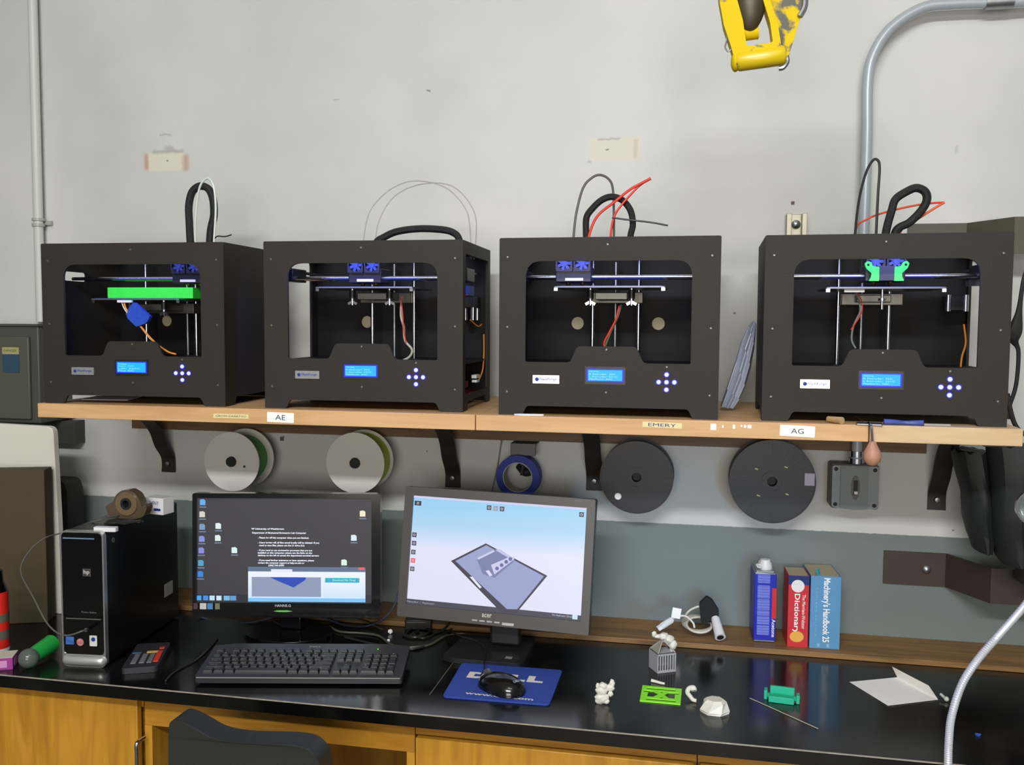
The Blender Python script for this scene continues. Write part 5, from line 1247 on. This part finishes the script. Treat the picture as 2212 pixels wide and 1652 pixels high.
# green tile
a = [atz(px, py, ZB+.003) for px, py in ((1382, 1512), (1470, 1520), (1473, 1487), (1388, 1479))]
cen = (a[0]+a[1]+a[2]+a[3])/4; t = thing('printed_tile', 'bright lime green printed rectangular tile with cut-out figure', 'printed part', (cen.x, cen.y, ZB), 0)
P = [(p.x-cen.x, p.y-cen.y) for p in a]
hx, hy = .043, .043
lo = [rect(-.032, .030, .024, .034), rect(-.030, .032, -.035, -.025), [(-.038, .018), (-.018, .016), (-.005, .001), (-.016, -.016), (-.029, -.016), (-.028, .006), (-.038, .008)],
      [(.038, .008), (.029, .006), (.029, -.017), (.017, -.016), (.006, 0), (.015, .015), (.038, .017)], [(-.008, .019), (.009, .019), (.001, .009)], [(-.008, -.020), (.009, -.020), (.001, -.010)]]
fx = [(x_*1.0, y_*1.0) for x_, y_ in P]
MB().plate([fx]+lo, .0003, .0026, 'xy').build('tile', M['lime'], t)
b = atz(1418, 1480, ZB)
t = thing('printed_scrap', 'thin white printed strip lying behind the lime green tile', 'printed part', (b.x, b.y+.012, ZB))
MB().tube([(-.012, .004, .004), (-.004, .002, .0035), (.010, -.004, .003), (.018, -.006, .003)], lambda s_: .0038-.0012*s_, 8).build('strip', M['offwhite'], t)
b = atz(1495, 1518, ZB)
t = thing('printed_squiggle', 'small curled white printed piece between the lime tile and the white gem', 'printed part', (b.x, b.y+.004, ZB))
MB().tube([(.009, 0, .004), (.002, .002, .0045), (-.004, .008, .009), (-.010, .016, .014), (-.007, .022, .020), (.002, .026, .021), (.004, .022, .016)], lambda s_: .0038+.0022*s_, 10).build('curl', M['offwhite'], t)
# faceted gem
b = atz(1544, 1548, ZB)
t = thing('printed_gem', 'faceted white printed gem block at the front of the bench', 'printed part', (b.x, b.y+.026, ZB))
rings = []
for rr, z_, of in ((.030, .0005, 0), (.031, .006, .1), (.024, .022, .35), (.018, .027, .4)):
    rings.append([V((rr*1.0*math.cos(2*PI*k/7+of-.3), rr*.9*math.sin(2*PI*k/7+of-.3), z_)) for k in range(7)])
MB().ring(rings).build('facets', M['offwhite'], t, smooth=False)
# teal sofa
c = atz(1688, 1513, ZB)
t = thing('printed_sofa', 'small teal printed sofa shaped part standing before the books', 'printed part', (c.x, c.y, ZB), -.12)
MB().box(-.026, .026, -.012, .012, .0003, .010).box(-.026, .026, -.018, -.011, .0003, .014).box(-.024, .026, .009, .016, .0003, .026).build('seat_block', M['teal'], t, bev=.001)
MB().box(-.036, -.029, -.006, .014, .0003, .020).box(-.031, -.024, -.002, .008, .004, .012).build('arm_rest', M['teal'], t, bev=.001)
MB().box(.030, .037, -.010, .010, .0003, .018).box(.024, .031, -.004, .006, .004, .012).build('arm_rest', M['teal'], t, bev=.001)
a = atz(1620, 1508, ZB+.001); b = atz(1767, 1574, ZB+.001)
t = thing('thin_rod', 'long thin grey rod lying on the bench in front of the teal part', 'rod', (a.x, a.y, ZB)); 
MB().cyl((0, 0, .0014), (b.x-a.x, b.y-a.y, .0014), .0011, n=8).build('rod', mat('rod_grey', (165, 160, 145), .4), t)
# folded paper
P = {k: atz(px, py, ZB+.001) for k, (px, py) in dict(l=(1835, 1473), f=(1918, 1524), r=(2026, 1511), k=(1938, 1463)).items()}
t = thing('folded_paper', 'white folded paper card with one flap raised at the right of bench', 'paper', (P['l'].x, P['l'].y, ZB)); I = inv(t)
q = {k: I @ v for k, v in P.items()}
th = V((0, 0, .0006))
def tri(mb, pts): n = len(pts); mb.add([p for p in pts]+[p+th for p in pts], [tuple(range(n)), tuple(range(n, 2*n))[::-1]]+[(i, (i+1) % n, (i+1) % n+n, i+n) for i in range(n)])
mb = MB(); tri(mb, [q['l'], q['f'], q['r'], q['k']]); mb.build('sheet', M['paper'], t, smooth=False)
tip = I @ aty(1927, 1440, (P['k'].y+.012)); r2 = I @ aty(2006, 1481, P['r'].y+.045)
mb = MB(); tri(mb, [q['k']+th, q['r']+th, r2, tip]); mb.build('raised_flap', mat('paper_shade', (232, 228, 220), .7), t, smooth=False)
b = atz(2042, 1512, ZB+.003)
t = thing('printed_pin', 'tiny pale printed knob lying right of the folded paper', 'printed part', (b.x, b.y, ZB))
MB().sph((.002, 0, .0058), .0055, 12, 8).tube([(-.001, .004, .007), (-.006, .014, .010)], .003, 8, sm=0).build('knob', mat('pale_green_print', (190, 200, 185), .4), t)
b = atz(2114, 1589, ZB)
t = thing('plastic_chip', 'tiny blue plastic chip on the bench near the lamp neck', 'chip', (b.x, b.y, ZB), .4)
MB().plate([[(-.004, -.004), (.005, 0), (-.004, .005)]], .0003, .004, 'xy').build('chip', mat('chip_blue', (60, 110, 200), .4), t)

# ------------------------------------------------------------------ chair in the foreground
YC = -.86
c = aty(540, 1640, YC)
t = thing('office_chair', 'black padded chair back rising in front of the knee space', 'chair', (c.x, YC, 0))
I = inv(t)
top_px = [(378, 1600), (378, 1565), (384, 1547), (405, 1547), (440, 1563), (473, 1580), (522, 1590), (590, 1593), (640, 1596), (675, 1606), (697, 1632), (704, 1660)]
tp = [I @ aty(px, py, YC) for px, py in top_px]
zb_ = .50
rings = []
n = 26; outl = smooth_pts([(p.x, 0, p.z) for p in tp], 4)
xl, xr = tp[0].x, tp[-1].x
poly = [(p.x, p.z) for p in outl]+[(xr+.01, .62), (xr-.03, .50), (xl+.03, .50), (xl-.01, .62)]
bk = MB(); bk.plate([poly], -.028, .028)
for v_ in bk.bm.verts: v_.co.y += -.25*(v_.co.x-(xl+xr)/2)**2*-1
bk.build('backrest', mat('chair_black', (40, 43, 40), .5, bump=.2, scale=300), t, bev=.016)
MB().plate([rpoly([(-.23, -.50), (.23, -.50), (.24, -.06), (-.24, -.06)], .06)], .42, .49, 'xy').build('seat', mat('seat_black', (34, 35, 34), .7), t, bev=.015)
MB().box(-.03, .03, -.10, .0, .40, .52).build('back_support', M['black'], t)
MB().cyl((0, -.28, .09), (0, -.28, .42), .026, n=20).build('column', M['dullsteel'], t)
for k in range(5):
    an = 2*PI*k/5+.3; ex, ey = .27*math.cos(an), -.28+.27*math.sin(an)
    lg = MB().tube([(0, -.28, .11), (ex*.6, -.28+(ey+.28)*.6, .095), (ex, ey, .07)], .016, 10, sm=4).build('leg', M['black'], t)
    MB().cyl((ex-.012, ey, .026), (ex+.012, ey, .026), .0258, n=18).build('castor', M['black'], lg)
